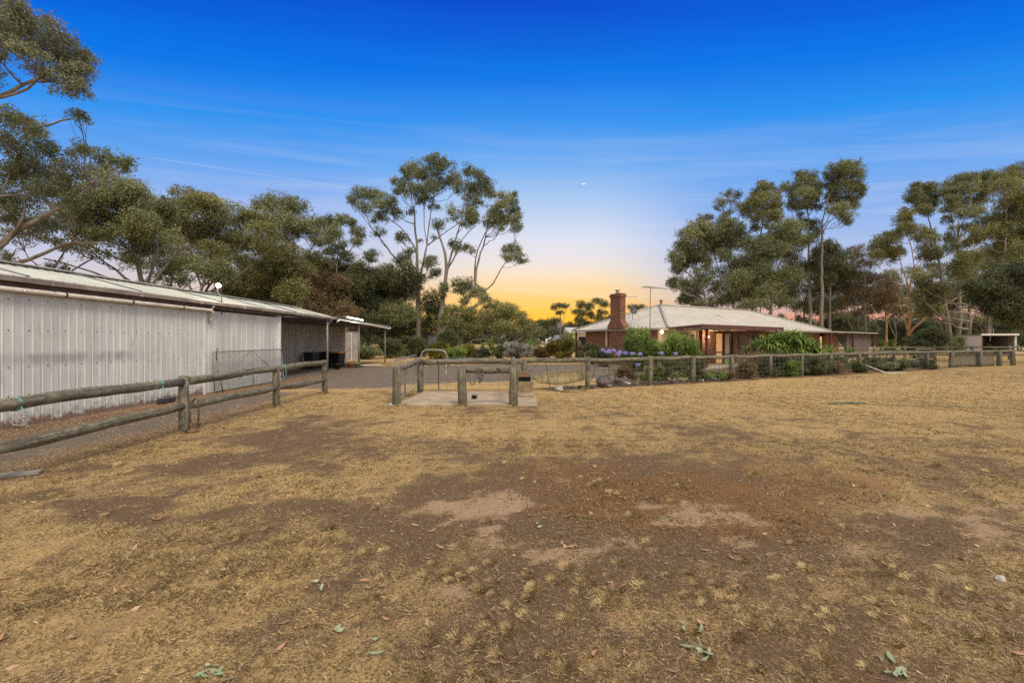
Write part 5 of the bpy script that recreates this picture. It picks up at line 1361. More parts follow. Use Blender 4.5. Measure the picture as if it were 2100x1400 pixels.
def tree(name, label, D, trunks, clumps, leaf='leaf_gum', bark='bark', r0=.25, cover=2.0, spread=.6, group='gum trees round the homestead', lsz=1.0, cat='tree', twigs=5, droop=.45, rtop=.05, loose=None, lift=.12, br=1.0, grow=1.08):
    """trunks: polylines of picture points; clumps: picture points with half sizes. All get their own depth around D."""
    def W3(px, py, dd=0.0):
        d = D+dd; return np.array([(px-CX)/FPX*d, d, CAMH+(HY-py)/FPX*d])
    b0 = W3(*trunks[0][0][:2]); base = Vector((b0[0], b0[1], 0))
    t = thing(name, label, cat, base, group)
    m = MB(); nodes = []
    m1 = FPX/D
    for ti, tk in enumerate(trunks):
        pts = []
        dd = 0 if ti == 0 else tr.uniform(-1, 1)*spread*1.2
        for i, p in enumerate(tk):
            q = W3(p[0], p[1], 0 if (i == 0) else (p[2] if len(p) > 2 else dd*min(1, i/2)))
            pts.append(q)
        if ti == 0 or pts[0][2] < .8: pts[0][2] = -.2
        else:                                  # spring from the nearest point of the first trunk
            k = min(nodes, key=lambda n: np.linalg.norm(n[0][[0,2]]-pts[0][[0,2]])); pts[0] = k[0].copy()
        dense = []
        for a, b in zip(pts, pts[1:]):
            n = max(2, int(np.linalg.norm(b-a)/.9))
            for j in range(n): dense.append(a+(b-a)*j/n)
        dense.append(pts[-1])
        dense = np.array(dense)
        for _ in range(2): dense[1:-1] = dense[1:-1]*.5+(dense[:-2]+dense[2:])*.25
        dense[1:-1] += tr.normal(size=dense[1:-1].shape)*.035*min(1, r0*3)
        rb = r0 if pts[0][2] < .5 else (min(nodes, key=lambda n: np.linalg.norm(n[0]-pts[0]))[1]*.75)
        rr = [max(rtop, rb*(1-.82*(i/(len(dense)-1))**.8)) for i in range(len(dense))]
        if pts[0][2] < .5: rr[0] = rb*1.35
        m.tube([tuple(p) for p in dense], rr, 9, wob=.06)
        nodes += list(zip(dense, rr))
    P_, R_ = [], []
    NP = np.array([n[0] for n in nodes]); NR = np.array([n[1] for n in nodes])
    Ln = (.1+.0024*D)*lsz; Wd = Ln*.3
    for c in clumps:
        px, py, rx, ry = c[:4]; cv = c[4] if len(c) > 4 else 1.0
        dd = tr.uniform(-1, 1)*spread*min(2.5, .9+rx/m1)
        ctr = W3(px, py, dd); k = (D+dd)/FPX
        ax, az = rx*k*1.05*grow, ry*k*1.05*grow
        pos, sub = leaf_blob(ctr, ax, max(ax*.75, az*.8), az, cover*cv, Ln, Wd)
        P_.append(pos)
        # shade of green differs from clump to clump and leaf to leaf
        base_r = tr.normal(.5, .13)
        R_.append(np.clip(tr.normal(base_r, .2, len(pos)), 0, 1))
        low = ctr-np.array([0, 0, az*.45])
        v = low-NP; dist = np.linalg.norm(v, axis=1)
        cost = dist+np.where(v[:,2] < .25*dist, 3+dist*1.2, 0)+np.where(NR < .06, .5, 0)
        j = int(np.argmin(cost)); a = NP[j]; ra = min(NR[j]*.62, .035+dist[j]*.02)*br
        L_ = dist[j]
        cv3 = curve3(a, low, lift, 6)
        if L_ > .15:
            m.tube([tuple(p) for p in cv3], [ra*(1-.72*i/6) for i in range(7)], 6, wob=.05)
        for s in sub[tr.permutation(len(sub))[:twigs+2]]:
            st = cv3[int(tr.integers(3, 7))]
            m.tube([tuple(st), tuple((st+s)/2+tr.normal(size=3)*.08), tuple(s)], [ra*.32+.008, ra*.22+.006, .008], 4, caps=False)
    m.build('trunk', M[bark], t)
    pos = np.concatenate(P_); rn = np.concatenate(R_)
    quads('crown', leaf_quads(pos, Ln, Wd, droop, tr), M[leaf], rn, t)
    return t
def Z(x0, y0, s, L_):
    """points read off an enlarged detail: offset and scale"""
    return [tuple([x0+p[0]/s, y0+p[1]/s]+[v/s for v in p[2:4]]+list(p[4:])) for p in L_]

# --- behind the shed, from the near end
tree('gum_tree', 'tallest near gum whose feathery crown overhangs the shed roof', 21, [[(-190,760),(-200,520),(-150,330),(-60,215),(20,190),(80,160)], [(-60,215),(-10,130),(60,60)], [(-10,235),(40,200),(75,165),(100,140)]],
     [(5,20,60,34,.8),(60,30,48,30,.9),(20,75,55,30,.6),(95,68,50,32,.85),(45,110,60,26,.5),(120,105,46,30,.9),(150,125,40,30,1),(165,150,30,24,1),(140,175,40,22,.9),(110,150,36,24,.7),(70,140,30,14,.4),(-30,60,60,50,.9),(-60,130,60,40,.8)],
     leaf='leaf_blue', r0=.34, spread=.9, cover=1.5, lsz=.85)
tree('gum_tree', 'broad grey limbed gum at the near end behind the shed', 25, [[(-150,760),(-120,600),(-60,545),(0,505),(55,455),(110,440),(190,380)], [(-60,545),(20,505),(60,440),(45,400)], [(-30,560),(60,545),(130,490),(170,497),(225,500)], [(0,280),(-40,400),(-60,520)], [(0,268),(60,262),(105,255),(150,243)]],
     [(25,250,60,18,.8),(70,262,34,18,.8),(165,243,25,13,1),(20,290,55,24,.9),(95,300,35,20,.9),(165,300,22,18,.9),(150,312,18,10,.7),(205,318,28,14,.9),(245,325,30,18,.9),(262,340,16,14,.9),(20,340,60,36,1),(80,345,50,28,.9),(140,350,40,24,.8),(20,400,55,35,1.1),(90,385,50,26,.9),(35,440,40,22,.8),(90,460,36,18,.6),(150,420,40,20,.6),(20,525,24,14,.7),(30,240,50,14,.6)],
     leaf='leaf_gum', r0=.36, spread=.9, cover=1.15, grow=1.1)
tree('gum_tree', 'dense round topped gum standing over the shed ridge', 31, [[(302,720),(296,600),(285,540),(265,490),(250,440)], [(296,600),(320,540),(330,480),(300,420)], [(290,590),(240,555),(190,520),(150,480)], [(290,600),(220,570),(160,545),(90,530)], [(300,590),(350,530),(385,500)]],
     [(205,345,30,16,.9),(225,372,50,26,1),(270,385,40,24,1),(190,400,60,30,1),(250,415,60,30,1.1),(300,420,40,24,1),(150,430,50,24,.8),(215,450,70,32,1.1),(290,460,54,30,1.1),(330,450,34,26,1),(170,475,50,20,.7),(250,490,60,26,1),(310,500,44,26,1),(280,525,40,18,.8),(130,500,40,14,.5),(190,520,36,12,.5),(340,420,26,18,1),(110,550,34,11,.7),(350,485,26,18,.6)],
     leaf='leaf_gum', r0=.3, spread=.9, cover=1.45, grow=1.06)
tree('gum_tree', 'spreading olive gum behind the middle of the shed', 38, [[(395,720),(400,640),(415,590),(430,540),(440,480)], [(415,590),(450,560),(490,520),(510,470)], [(415,590),(395,540),(385,490)], [(405,610),(470,580),(520,540)]],
     [(380,400,34,20,1),(405,415,40,22,1),(440,418,40,20,1),(360,430,30,20,1),(420,445,54,26,1.1),(475,440,40,24,1),(510,455,36,22,1),(395,475,46,24,1),(450,480,52,24,1),(505,490,40,24,1),(540,475,30,24,1),(430,510,40,16,.8),(480,530,30,16,.8),(370,465,24,18,.8)],
     leaf='leaf_olive', r0=.26, spread=.9, cover=1.45, grow=1.06)
tree('gum_tree', 'leaning low gum just above the shed roof', 33, [[(385,730),(395,650),(415,600),(445,570),(470,545)], [(395,640),(370,590),(350,560)]],
     [(355,545,40,16,.9),(395,540,40,18,1),(430,550,40,20,1),(460,565,30,18,.9),(340,565,28,12,.8),(375,570,30,12,.7),(325,590,26,9,.9),(380,600,22,8,.7),(300,580,22,9,.7)],
     leaf='leaf_gum', r0=.2, spread=.7, cover=1.7, bark='bark_dark', grow=1.06)
tree('gum_tree', 'high domed gum rising beyond the floodlight pole', 46, [[(575,730),(590,650),(600,560),(605,500),(590,450)], [(600,560),(640,510),(660,480)], [(600,580),(560,520),(545,460)]],
     [(540,420,30,18,1),(575,415,36,20,1),(600,425,36,22,1),(555,445,44,22,1),(600,455,44,22,1),(620,470,28,18,1),(645,465,26,20,1),(670,460,24,18,1),(685,475,20,18,1),(660,490,30,16,1),(530,460,28,18,1),(640,530,30,18,.9),(585,480,40,18,.9)],
     leaf='leaf_gum', r0=.28, spread=1, cover=1.45, grow=1.06)
tree('gum_tree', 'bushy mid height gum with drooping clumps left of the bin bay', 42, [[(560,730),(565,660),(575,600),(585,550),(580,520)], [(565,650),(535,590),(520,550)]],
     [(570,515,48,28,1.1),(540,500,30,22,1),(600,545,40,24,1.1),(560,550,50,24,1.1),(520,545,30,22,1),(505,575,36,22,1),(550,590,46,26,1.1),(600,590,36,26,1.1),(500,610,40,20,1),(560,625,50,24,1.1),(470,600,30,20,.9)],
     leaf='leaf_olive', r0=.22, spread=1, cover=1.9, bark='bark_dark')
tree('gum_tree', 'dark gum with browning leaves behind the lean-to', 49, [[(640,730),(645,660),(640,600),(645,540)], [(645,640),(680,590),(690,560)]],
     [(640,560,34,20,1),(660,545,26,16,1),(620,580,36,22,1.1),(665,590,40,24,1.1),(640,610,44,24,1.1),(690,575,34,18,1),(610,620,38,22,1.1),(680,620,40,22,1.1),(640,640,50,16,1.1),(700,640,40,18,1)],
     leaf='leaf_brown', r0=.22, spread=1.2, cover=1.8, bark='bark_dark')
tree('gum_tree', 'slim pale trunked gum with open tufted crown', 52, [[(688,730),(688,660),(690,590),(692,520),(700,460)], [(690,560),(715,520),(735,490)], [(690,580),(720,545),(755,520)]],
     Z(660,300,3.181,[(150,480,70,40),(60,500,50,40),(30,590,50,40),(240,560,60,40),(215,620,60,30),(320,700,50,32),(330,740,40,22),(180,720,70,40),(240,770,60,36),(60,680,60,40),(130,640,50,30),(200,500,30,30)]),
     leaf='leaf_gum', r0=.2, spread=1, cover=1.6)
tree('gum_tree', 'wide dark gum mass behind the carport posts', 54, [[(752,735),(757,680),(765,630),(770,580)], [(757,680),(800,640),(825,610)], [(757,690),(720,640),(705,610)]],
     [(750,565,44,22,1.1),(790,570,44,24,1.1),(720,585,44,24,1.1),(765,600,60,28,1.1),(815,600,36,26,1.1),(840,590,30,30,.9),(735,625,56,24,1.1),(790,635,56,24,1.1),(700,610,40,22,1.1),(820,645,40,22,1),(760,655,60,18,1.1),(700,650,40,18,1.1),(720,685,30,14,.8)],
     leaf='leaf_dark', r0=.24, spread=1.6, cover=1.8, bark='bark_dark')
tree('gum_tree', 'shaded gum at the back of the shed with leaves down to the roof', 47, [[(480,730),(485,660),(495,610),(490,570)], [(485,650),(520,600)]],
     [(470,575,34,18,1),(500,600,34,18,1.1),(520,625,36,18,1.1),(460,610,34,14,1),(545,640,40,14,1.1),(580,650,44,12,1.1),(620,655,44,12,1.1)],
     leaf='leaf_dark', r0=.18, spread=1, cover=1.8, bark='bark_dark')
z7 = lambda L_: Z(660,300,3.181,L_)
tree('gum_tree', 'feathery gum filling the gap under the near spreading limbs', 29, [[(60,740),(80,620),(100,560),(130,520)], [(80,620),(40,560),(20,530)], [(90,600),(150,550),(190,530)]],
     [(60,470,50,26,.9),(110,440,46,26,.9),(150,500,44,18,.7),(180,420,44,24,.9),(30,480,40,20,.7),(150,455,40,20,.9),(120,385,44,26,.8)], leaf='leaf_gum', r0=.2, spread=1.2, cover=.9)
tree('gum_tree', 'broad hazy green gum filling the row behind the dense round one', 45, [[(330,735),(335,660),(345,600),(360,540),(370,480)], [(335,650),(300,590),(280,550)], [(340,620),(400,570),(430,530)]],
     [(330,440,44,26),(365,470,44,26),(300,470,40,24),(400,500,44,26),(340,510,44,22,.9),(290,540,40,18,.8),(440,520,44,24),(380,530,40,18,.8),(450,560,40,20),(480,500,36,24)], leaf='leaf_gum', r0=.22, spread=1.6, cover=1.15)
tree('gum_tree', 'dark leafy gum closing the row above the bin bay', 56, [[(610,735),(615,660),(620,600)], [(615,650),(570,610)], [(615,650),(660,610)]],
     [(560,590,50,28),(620,560,50,30),(680,550,40,26),(600,630,60,22),(660,600,50,28),(540,630,50,18),(700,610,46,26),(640,650,60,14),(490,630,50,16),(520,570,40,26),(720,560,36,24),(740,640,44,18)], leaf='leaf_dark', bark='bark_dark', r0=.24, spread=1.8, cover=1.9)
tree('gum_tree', 'tall many stemmed gum with a dark lower trunk, left of a pair', 57, [z7([(628,1300),(632,1150),(632,1020),(625,920),(622,700),(612,560),(600,400)]), z7([(625,930),(650,800),(690,650),(700,480),(730,330)]), z7([(622,920),(560,820),(480,740),(400,620),(330,540),(270,460)]), z7([(622,700),(570,590),(500,520),(440,470)]), z7([(690,650),(660,480),(675,360)]), z7([(615,1100),(520,1095),(390,1085),(290,1040)]), z7([(690,640),(780,580),(900,490)])],
     z7([(720,95,110,38),(790,130,80,50),(620,150,90,50),(560,170,50,50),(500,230,50,40),(690,190,110,50),(560,270,60,40),(620,290,70,55),(720,270,90,50),(780,250,50,45),(660,340,70,40),(500,290,40,30),(730,390,50,25,.7),(580,420,36,26,.8),(860,210,60,60),(890,260,40,50),
        (250,300,70,44),(330,310,80,45),(210,350,50,40),(390,370,70,50),(280,400,70,40),(440,360,50,50),(400,450,60,40),(480,430,45,50),(340,470,40,24,.7),(370,560,55,30,.8),(520,600,50,34,.8),(510,570,30,20,.8),(560,690,50,30),(760,500,50,36,.9),(745,590,24,14,.8),(640,610,16,20,.6),
        (530,740,60,40),(570,790,80,50),(610,850,60,40),(700,770,50,40),(740,820,45,36),(720,730,40,20),(680,860,40,20,.6),(460,800,60,40),(480,870,60,50)]),
     leaf='leaf_gum', r0=.42, spread=1.3, cover=1.4)
tree('gum_tree', 'tall pale gum leaning right with long bare limbs, right of a pair', 55, [z7([(765,1300),(770,1150),(790,1000),(815,860),(810,700),(770,590),(740,500)]), z7([(815,870),(850,680),(900,520),(930,380),(940,260)]), z7([(775,1240),(850,1120),(930,1030),(980,960),(1010,850),(1015,750),(1070,600),(1090,480)]), z7([(980,960),(1090,950),(1150,840),(1200,740),(1250,720)]), z7([(960,900),(1000,720),(1060,560),(1150,480),(1190,420)]), z7([(830,800),(890,690),(910,600),(1000,520)])],
     z7([(960,150,50,36),(1000,190,60,45),(1060,230,60,45),(1020,290,80,50),(960,270,50,50),(1100,300,50,45),(980,360,70,45),(940,430,60,40),(1000,470,50,40),(950,500,50,36),(990,420,40,30),(840,410,40,36,.8),(860,460,50,24,.7),
        (1200,320,60,36),(1250,350,40,50),(1180,380,60,45),(1240,420,60,50),(1120,420,60,40),(1150,470,70,45),(1210,490,50,45),(1280,480,40,60),(1260,530,50,26),(1100,500,50,36),(1160,530,40,24),(870,640,60,36,.9),(960,670,45,34,.9),(880,670,40,20,.8),
        (1240,660,60,36),(1200,690,40,34),(1270,710,55,40),(1310,740,36,26),(1210,730,40,22,.8),
        (890,890,60,40),(960,900,70,40),(900,940,60,30),(780,920,50,36),(770,960,40,26),(1010,950,60,40),(1040,990,50,36),(930,1000,60,30,.8),(1080,990,40,26)]),
     leaf='leaf_gum', r0=.44, spread=1.3, cover=1.4)
tree('gum_tree', 'low wind bent gum sprawling below the pale tall pair', 52, [[(938,735),(945,712),(965,698),(1000,690),(1040,672)], [(938,735),(950,690),(948,660),(940,640)], [(950,700),(975,670),(990,655)]],
     [(945,640,36,16,1),(975,650,40,18,1),(1010,655,36,18,1),(1030,632,34,16,1),(1052,645,28,16,1),(1070,660,20,12,1),(1000,670,44,16,1),(960,675,40,14,.9),(1035,668,36,14,1),(1010,628,20,10,.9),(1085,675,26,13,1),(920,660,30,16,.9)],
     leaf='leaf_olive', r0=.22, spread=1.2, cover=1.6)
tree('gum_tree', 'dense low gum beside the slate grey machinery shed', 60, [[(800,735),(812,690),(830,660)], [(800,720),(790,680)]],
     [(800,655,30,18,1),(830,650,30,20,1),(800,680,36,16,1),(845,670,26,18,1),(775,675,26,16,1),(880,625,28,26,1),(900,645,26,24,1),(885,670,30,16,1)],
     leaf='leaf_dark', r0=.2, spread=1.2, cover=1.7, bark='bark_dark')
# --- small far gums against the sunset
for lab, Dd, px, cl in (('small far gum on the skyline, leftmost against the orange glow', 120, 1148, [(1142,628,14,8),(1158,628,10,7),(1148,640,12,5),(1120,662,14,6),(1140,660,16,7),(1165,662,8,5),(1132,656,10,6)]),
                  ('middle far gum on the skyline left of the chimney', 115, 1192, [(1192,624,13,8),(1205,630,10,8),(1180,638,14,6),(1196,640,16,7),(1210,645,9,6),(1188,655,16,7),(1170,668,16,8),(1200,665,18,9)]),
                  ('far gum on the skyline half hidden behind the chimney', 110, 1228, [(1225,618,12,7),(1240,622,12,8),(1212,625,8,6),(1236,638,12,7),(1222,650,16,7),(1245,655,18,9),(1228,668,18,9)]),
                  ('far gum on the skyline to the right of the chimney', 118, 1302, [(1296,628,14,5),(1312,630,12,6),(1325,634,8,5),(1305,642,18,6),(1290,650,20,8)])):
    tree('gum_tree', lab, Dd, [[(px,712),(px+1,670),(px+2,640)], [(px+1,668),(px-12,648)], [(px+1,668),(px+12,644)]], cl, leaf='leaf_dark', r0=.28, spread=1.5, cover=1.5, group='small far gums on the skyline', lsz=.8, twigs=2)
# --- behind the house
z8 = lambda L_: Z(1340,310,2.763,L_)
tree('gum_tree', 'dense spreading gum behind the left end of the roof', 58, [z8([(330,1130),(310,900),(290,790),(240,700),(210,620)]), z8([(320,900),(390,760),(430,640),(440,540)]), z8([(300,800),(250,730),(190,690),(150,650)]), z8([(400,760),(370,650),(330,560)])],
     z8([(240,430,60,30),(300,420,50,30),(200,480,60,40),(260,480,70,40),(330,470,60,40),(400,420,50,45),(450,440,60,50),(380,500,60,45),(170,540,60,40),(240,550,70,40),(320,540,60,40),(430,520,60,45),(130,600,45,40),(190,620,60,40),(140,660,50,30),(250,600,60,30,.8),(490,490,40,40),(400,590,50,40,.9),(300,630,50,30,.7),
         (150,750,55,36,.9),(120,740,40,26,.8),(220,800,60,36,.9),(190,840,50,26,.9),(240,870,40,22,.9),(300,720,40,26,.6)]),
     leaf='leaf_gum', r0=.3, spread=1.3, cover=1.9, grow=1.2)
tree('gum_tree', 'open topped thin gum peeping above the dense one', 63, [z8([(470,1130),(450,800),(440,600),(440,400),(435,300)]), z8([(440,420),(400,330),(370,290)]), z8([(440,480),(340,400),(290,370)])],
     z8([(430,235,50,20,.8),(480,240,30,22,.8),(380,290,45,30,.8),(440,270,40,22,.7),(420,340,40,26,.8),(360,320,30,16,.8),(480,310,30,26,.7),(290,375,50,20,.8),(270,380,34,16,.8),(400,370,30,16,.6),(330,375,20,12,.6)]),
     leaf='leaf_blue', r0=.18, spread=1, cover=1.2)
tree('gum_tree', 'mid height gum with a wispy brown tipped crown behind the roof ridge', 60, [z8([(545,1130),(560,900),(590,700),(600,520),(620,400),(640,300)]), z8([(590,650),(640,520),(680,420)]), z8([(580,760),(640,680),(720,600),(790,560)])],
     z8([(610,185,50,22,.8),(660,200,40,22,.8),(700,220,36,22,.8),(600,240,60,40),(650,260,70,40),(560,290,60,40),(620,310,70,45),(700,310,55,45),(540,340,50,36),(590,370,50,36),(660,370,60,36),(720,370,40,36),(520,310,34,30,.8),(580,430,40,26,.8),(650,420,40,24,.7)]),
     leaf='leaf_olive', r0=.28, spread=1.1, cover=1.6)
tree('gum_tree', 'tall narrow gum with a tufted head, second tallest behind the house', 64, [z8([(890,1130),(885,800),(880,600),(880,450),(870,330),(860,200)]), z8([(880,480),(840,400),(800,320)])],
     z8([(830,130,45,30),(890,140,50,36),(850,180,60,40),(910,190,50,40),(770,200,45,30),(800,240,50,40),(860,250,70,45),(920,250,40,45),(830,310,60,36),(900,310,50,30),(790,300,40,30,.8),(830,350,30,16,.7),(900,420,55,36),(850,400,30,26),(920,460,40,30),(880,500,50,30)]),
     leaf='leaf_gum', r0=.3, spread=1, cover=1.6)
tree('gum_tree', 'tallest white stemmed gum behind the house', 61, [z8([(945,1130),(955,800),(955,560),(955,400),(970,320),(1000,240)]), z8([(960,460),(1000,370),(1050,220),(1080,150)]), z8([(955,480),(990,400),(1040,370)])],
     z8([(1060,85,80,34),(1110,80,60,30),(1020,130,50,36),(1090,140,80,45),(1160,130,45,40),(1010,190,50,40),(1070,210,80,45),(1140,200,60,45),(1180,230,30,36),(1020,260,50,36),(1090,280,70,40),(1140,290,40,40),(1060,330,60,36),(1090,370,55,36),(1100,400,30,16,.8),(1000,330,30,24,.7)]),
     leaf='leaf_gum', r0=.32, spread=1, cover=1.6)
tree('gum_tree', 'leafy middle storey gum hiding the stems behind the ridge', 56, [z8([(660,1130),(665,900),(680,760),(720,620),(760,500)]), z8([(665,880),(610,760),(570,640)]), z8([(670,850),(750,760),(810,690)]), z8([(660,900),(560,820),(540,720)])],
     z8([(730,430,70,36),(790,420,60,36),(700,490,70,40),(770,490,80,40),(840,500,50,40),(620,520,50,36),(560,540,60,45),(640,580,60,40),(580,620,70,45),(530,680,60,50),(620,650,60,40),(480,640,50,45),(490,720,60,45),(560,760,60,40),(700,560,60,40),(760,580,50,40),(740,690,60,36),(800,700,50,36),(680,720,50,36,.8),(690,790,60,36),(620,800,60,36,.9),(520,810,60,40),(560,860,70,30),(420,830,60,40),(450,760,40,40),(740,850,60,30,.7)]),
     leaf='leaf_gum', r0=.3, spread=1.8, cover=1.6, grow=1.35)
tree('gum_tree', 'dark leafy gum crowding the tall white stem', 66, [z8([(1000,1130),(1000,900),(1000,760),(1020,640)]), z8([(1000,850),(1070,740),(1100,690)]), z8([(1000,860),(940,760)])],
     z8([(960,540,50,36),(1010,540,45,36),(930,590,45,40),(990,600,60,40),(1050,600,50,40),(1040,660,60,40),(970,660,60,40),(1100,640,50,45),(1110,700,50,40),(1040,720,60,36),(960,730,60,36),(900,640,45,40),(1080,770,50,30,.8),(990,780,50,30,.7)]),
     leaf='leaf_dark', r0=.26, spread=1.3, cover=1.6, grow=1.25)
tree('conifer_tree', 'small dark conifer at the end of the house roof', 62, [[(1600,735),(1600,680),(1602,655)]], [(1601,650,7,6),(1600,660,10,7),(1602,670,14,8),(1598,682,16,9),(1604,695,17,9)], leaf='leaf_dark', bark='bark_dark', r0=.2, spread=.4, cover=1.6, group=None)
tree('conifer_tree', 'second dark conifer standing right of the roof end conifer', 66, [[(1636,735),(1636,690),(1637,660)]], [(1637,652,6,6),(1636,662,9,7),(1637,673,12,8),(1634,686,14,9),(1640,697,15,9)], leaf='leaf_dark', bark='bark_dark', r0=.2, spread=.4, cover=1.6, group=None)
tree('gum_tree', 'multi stemmed gum with thin open branches beyond the slat screen', 70, [z8([(1200,1130),(1205,950),(1190,820),(1200,700)]), z8([(1205,960),(1150,870),(1120,780)]), z8([(1195,900),(1240,780),(1290,720)]), z8([(1160,1110),(1120,980),(1060,900)]), z8([(1200,820),(1170,700),(1170,600)])],
     z8([(1150,550,50,26,.8),(1190,570,50,26,.8),(1130,590,40,22,.7),(1180,640,60,36,.8),(1230,640,50,30,.7),(1150,700,60,36,.8),(1210,720,60,40,.9),(1270,730,50,36,.8),(1170,770,60,36,.8),(1250,790,60,36,.8),(1110,800,60,36,.7),(1200,840,60,30,.7),(1080,860,50,26,.6)]),
     leaf='leaf_brown', r0=.22, spread=1.2, cover=1.15)
tree('gum_tree', 'thin dark gum with a bare crooked stem by the slat screen end', 76, [z8([(1318,1130),(1320,960),(1315,860),(1300,780)]), z8([(1320,950),(1370,850),(1380,800)])],
     z8([(1300,760,50,36,.9),(1350,770,50,36,.9),(1320,820,60,36,.9),(1370,830,40,36,.8),(1280,860,50,30,.7),(1340,880,50,26,.6),(1260,820,40,30,.8)]),
     leaf='leaf_brown', r0=.26, spread=1.2, cover=1.2, bark='bark_orange')
tree('gum_tree', 'flat topped gum with a bright orange trunk', 62, [z8([(1447,1180),(1448,1060),(1440,1010),(1465,880),(1455,770),(1425,710)]), z8([(1455,780),(1480,660),(1470,560),(1440,480)]), z8([(1445,1030),(1410,920),(1395,860)]), z8([(1430,720),(1400,640),(1390,560)]), z8([(1480,680),(1540,590)]), z8([(1450,1020),(1500,970),(1600,900),(1720,830)])],
     z8([(1420,335,40,26),(1440,360,36,26),(1400,390,40,36),(1450,400,36,36),(1420,430,60,30),(1480,440,60,30),(1540,460,50,26),(1370,470,60,30),(1300,490,50,30),(1330,520,60,36),(1270,530,50,36),(1300,570,60,40),(1260,590,40,36),(1340,600,50,36),(1390,570,40,36),(1590,490,40,26),(1560,550,60,36),(1600,580,50,36),(1540,600,40,30),(1500,490,50,26),(1580,640,40,26,.8)]),
     leaf='leaf_olive', bark='bark_orange', r0=.34, spread=1.2, cover=1.6)
tree('gum_tree', 'crooked bare stemmed gum with a small ball of leaves on top', 66, [z8([(1690,1180),(1670,960),(1650,840),(1630,720),(1620,600),(1580,470),(1570,400),(1545,350)])],
     z8([(1510,190,50,26),(1560,200,40,30),(1470,230,45,30),(1530,240,60,36),(1590,240,34,36),(1460,270,36,30),(1510,290,50,36),(1580,290,45,36),(1540,330,50,30),(1500,330,30,20,.8),(1570,345,30,16,.7)]),
     leaf='leaf_gum', r0=.3, spread=.8, cover=1.7)
tree('gum_tree', 'tall wide crowned gum rising behind the field shelter', 64, [z8([(1725,1180),(1735,1000),(1735,800),(1730,620),(1720,480),(1730,400)]), z8([(1730,560),(1700,450),(1690,380)]), z8([(1735,640),(1830,540),(1900,430),(1940,360)]), z8([(1730,480),(1760,380),(1800,300)])],
     z8([(1690,180,50,30),(1740,150,50,30),(1800,140,45,26),(1660,220,45,36),(1720,220,70,40),(1790,200,60,45),(1850,160,45,40),(1900,140,45,36),(1860,220,60,45),(1920,190,30,40),(1680,270,55,36),(1750,280,70,40),(1830,290,60,40),(1700,330,55,36),(1780,350,60,36),(1850,340,36,26),(1660,390,36,26,.9),(1700,430,30,20,.7),(1760,430,50,26,.7),(1680,490,50,36,.9),(1680,550,50,36,.9),(1800,420,45,26,.7),(1780,510,50,30,.8)]),
     leaf='leaf_gum', r0=.36, spread=1.2, cover=1.6)
tree('gum_tree', 'mossy green mid height gum between two grey trunks', 60, [z8([(1790,1180),(1790,960),(1790,800),(1780,700)]), z8([(1790,980),(1850,880),(1880,830)]), z8([(1780,960),(1790,780)])],
     z8([(1760,590,60,26),(1820,600,50,26),(1740,640,60,36),(1800,650,60,36),(1760,690,50,30),(1560,780,50,36),(1530,740,50,30),(1610,800,50,36),(1560,840,60,30),(1540,890,50,30),(1590,890,40,26),(1500,820,36,26)]),
     leaf='leaf_olive', bark='bark', r0=.32, spread=1.4, cover=1.6, grow=1.3)
tree('gum_tree', 'big leafy gum cut by the right border, in front of the tall ones', 50, [[(2140,760),(2110,640),(2070,560),(2056,520),(2065,470)], [(2070,560),(2040,600),(2030,700)], [(2110,640),(2130,500),(2120,420)]],
     [(2090,355,36,20),(2060,365,26,16),(2110,390,36,26),(2060,385,30,18,.8),(2085,410,40,24),(2120,430,40,30),(2080,440,40,20),(2030,455,30,18),(2020,475,30,18),(2050,470,30,18),(2000,490,24,14,.8),(2090,490,40,26),(2070,510,36,22),(2110,520,40,26),(2090,540,30,16,.8),(2130,480,40,40),(2040,510,20,14,.6)],
     leaf='leaf_olive', r0=.34, spread=1.2, cover=1.6)
tree('shade_tree', 'dense dark green shade tree leaning in from the right border', 36, [[(2190,790),(2170,690),(2150,620),(2110,590)], [(2160,660),(2100,600),(2050,600)]],
     [(2030,570,24,16),(2060,560,34,18),(2095,555,34,20),(2130,560,40,28),(2005,590,28,18),(2040,590,40,22),(2080,590,44,26),(2120,600,44,30),(2020,615,34,18),(2060,620,44,24),(2100,625,44,26),(2070,645,30,14),(2110,650,34,16),(2040,635,26,12,.9),(2140,640,40,30)],
     leaf='leaf_dark', bark='bark_dark', r0=.28, spread=.9, cover=2.3, group=None, lsz=1.1)
tree('gum_tree', 'slender grey trunked gum with leaves high above the tin shelter', 72, [z8([(1775,1180),(1780,960),(1790,850)]), z8([(1895,1180),(1900,960),(1880,800),(1930,650)]), z8([(1930,1180),(1925,1000)])],
     z8([(1900,640,50,36,.8),(1950,600,50,36,.8),(1870,590,40,26,.7),(1970,680,50,36,.9),(1990,620,40,36,.8),(1840,760,50,30,.9),(1880,820,50,30,.8)]),
     leaf='leaf_dark', r0=.28, spread=1.6, cover=1.2)
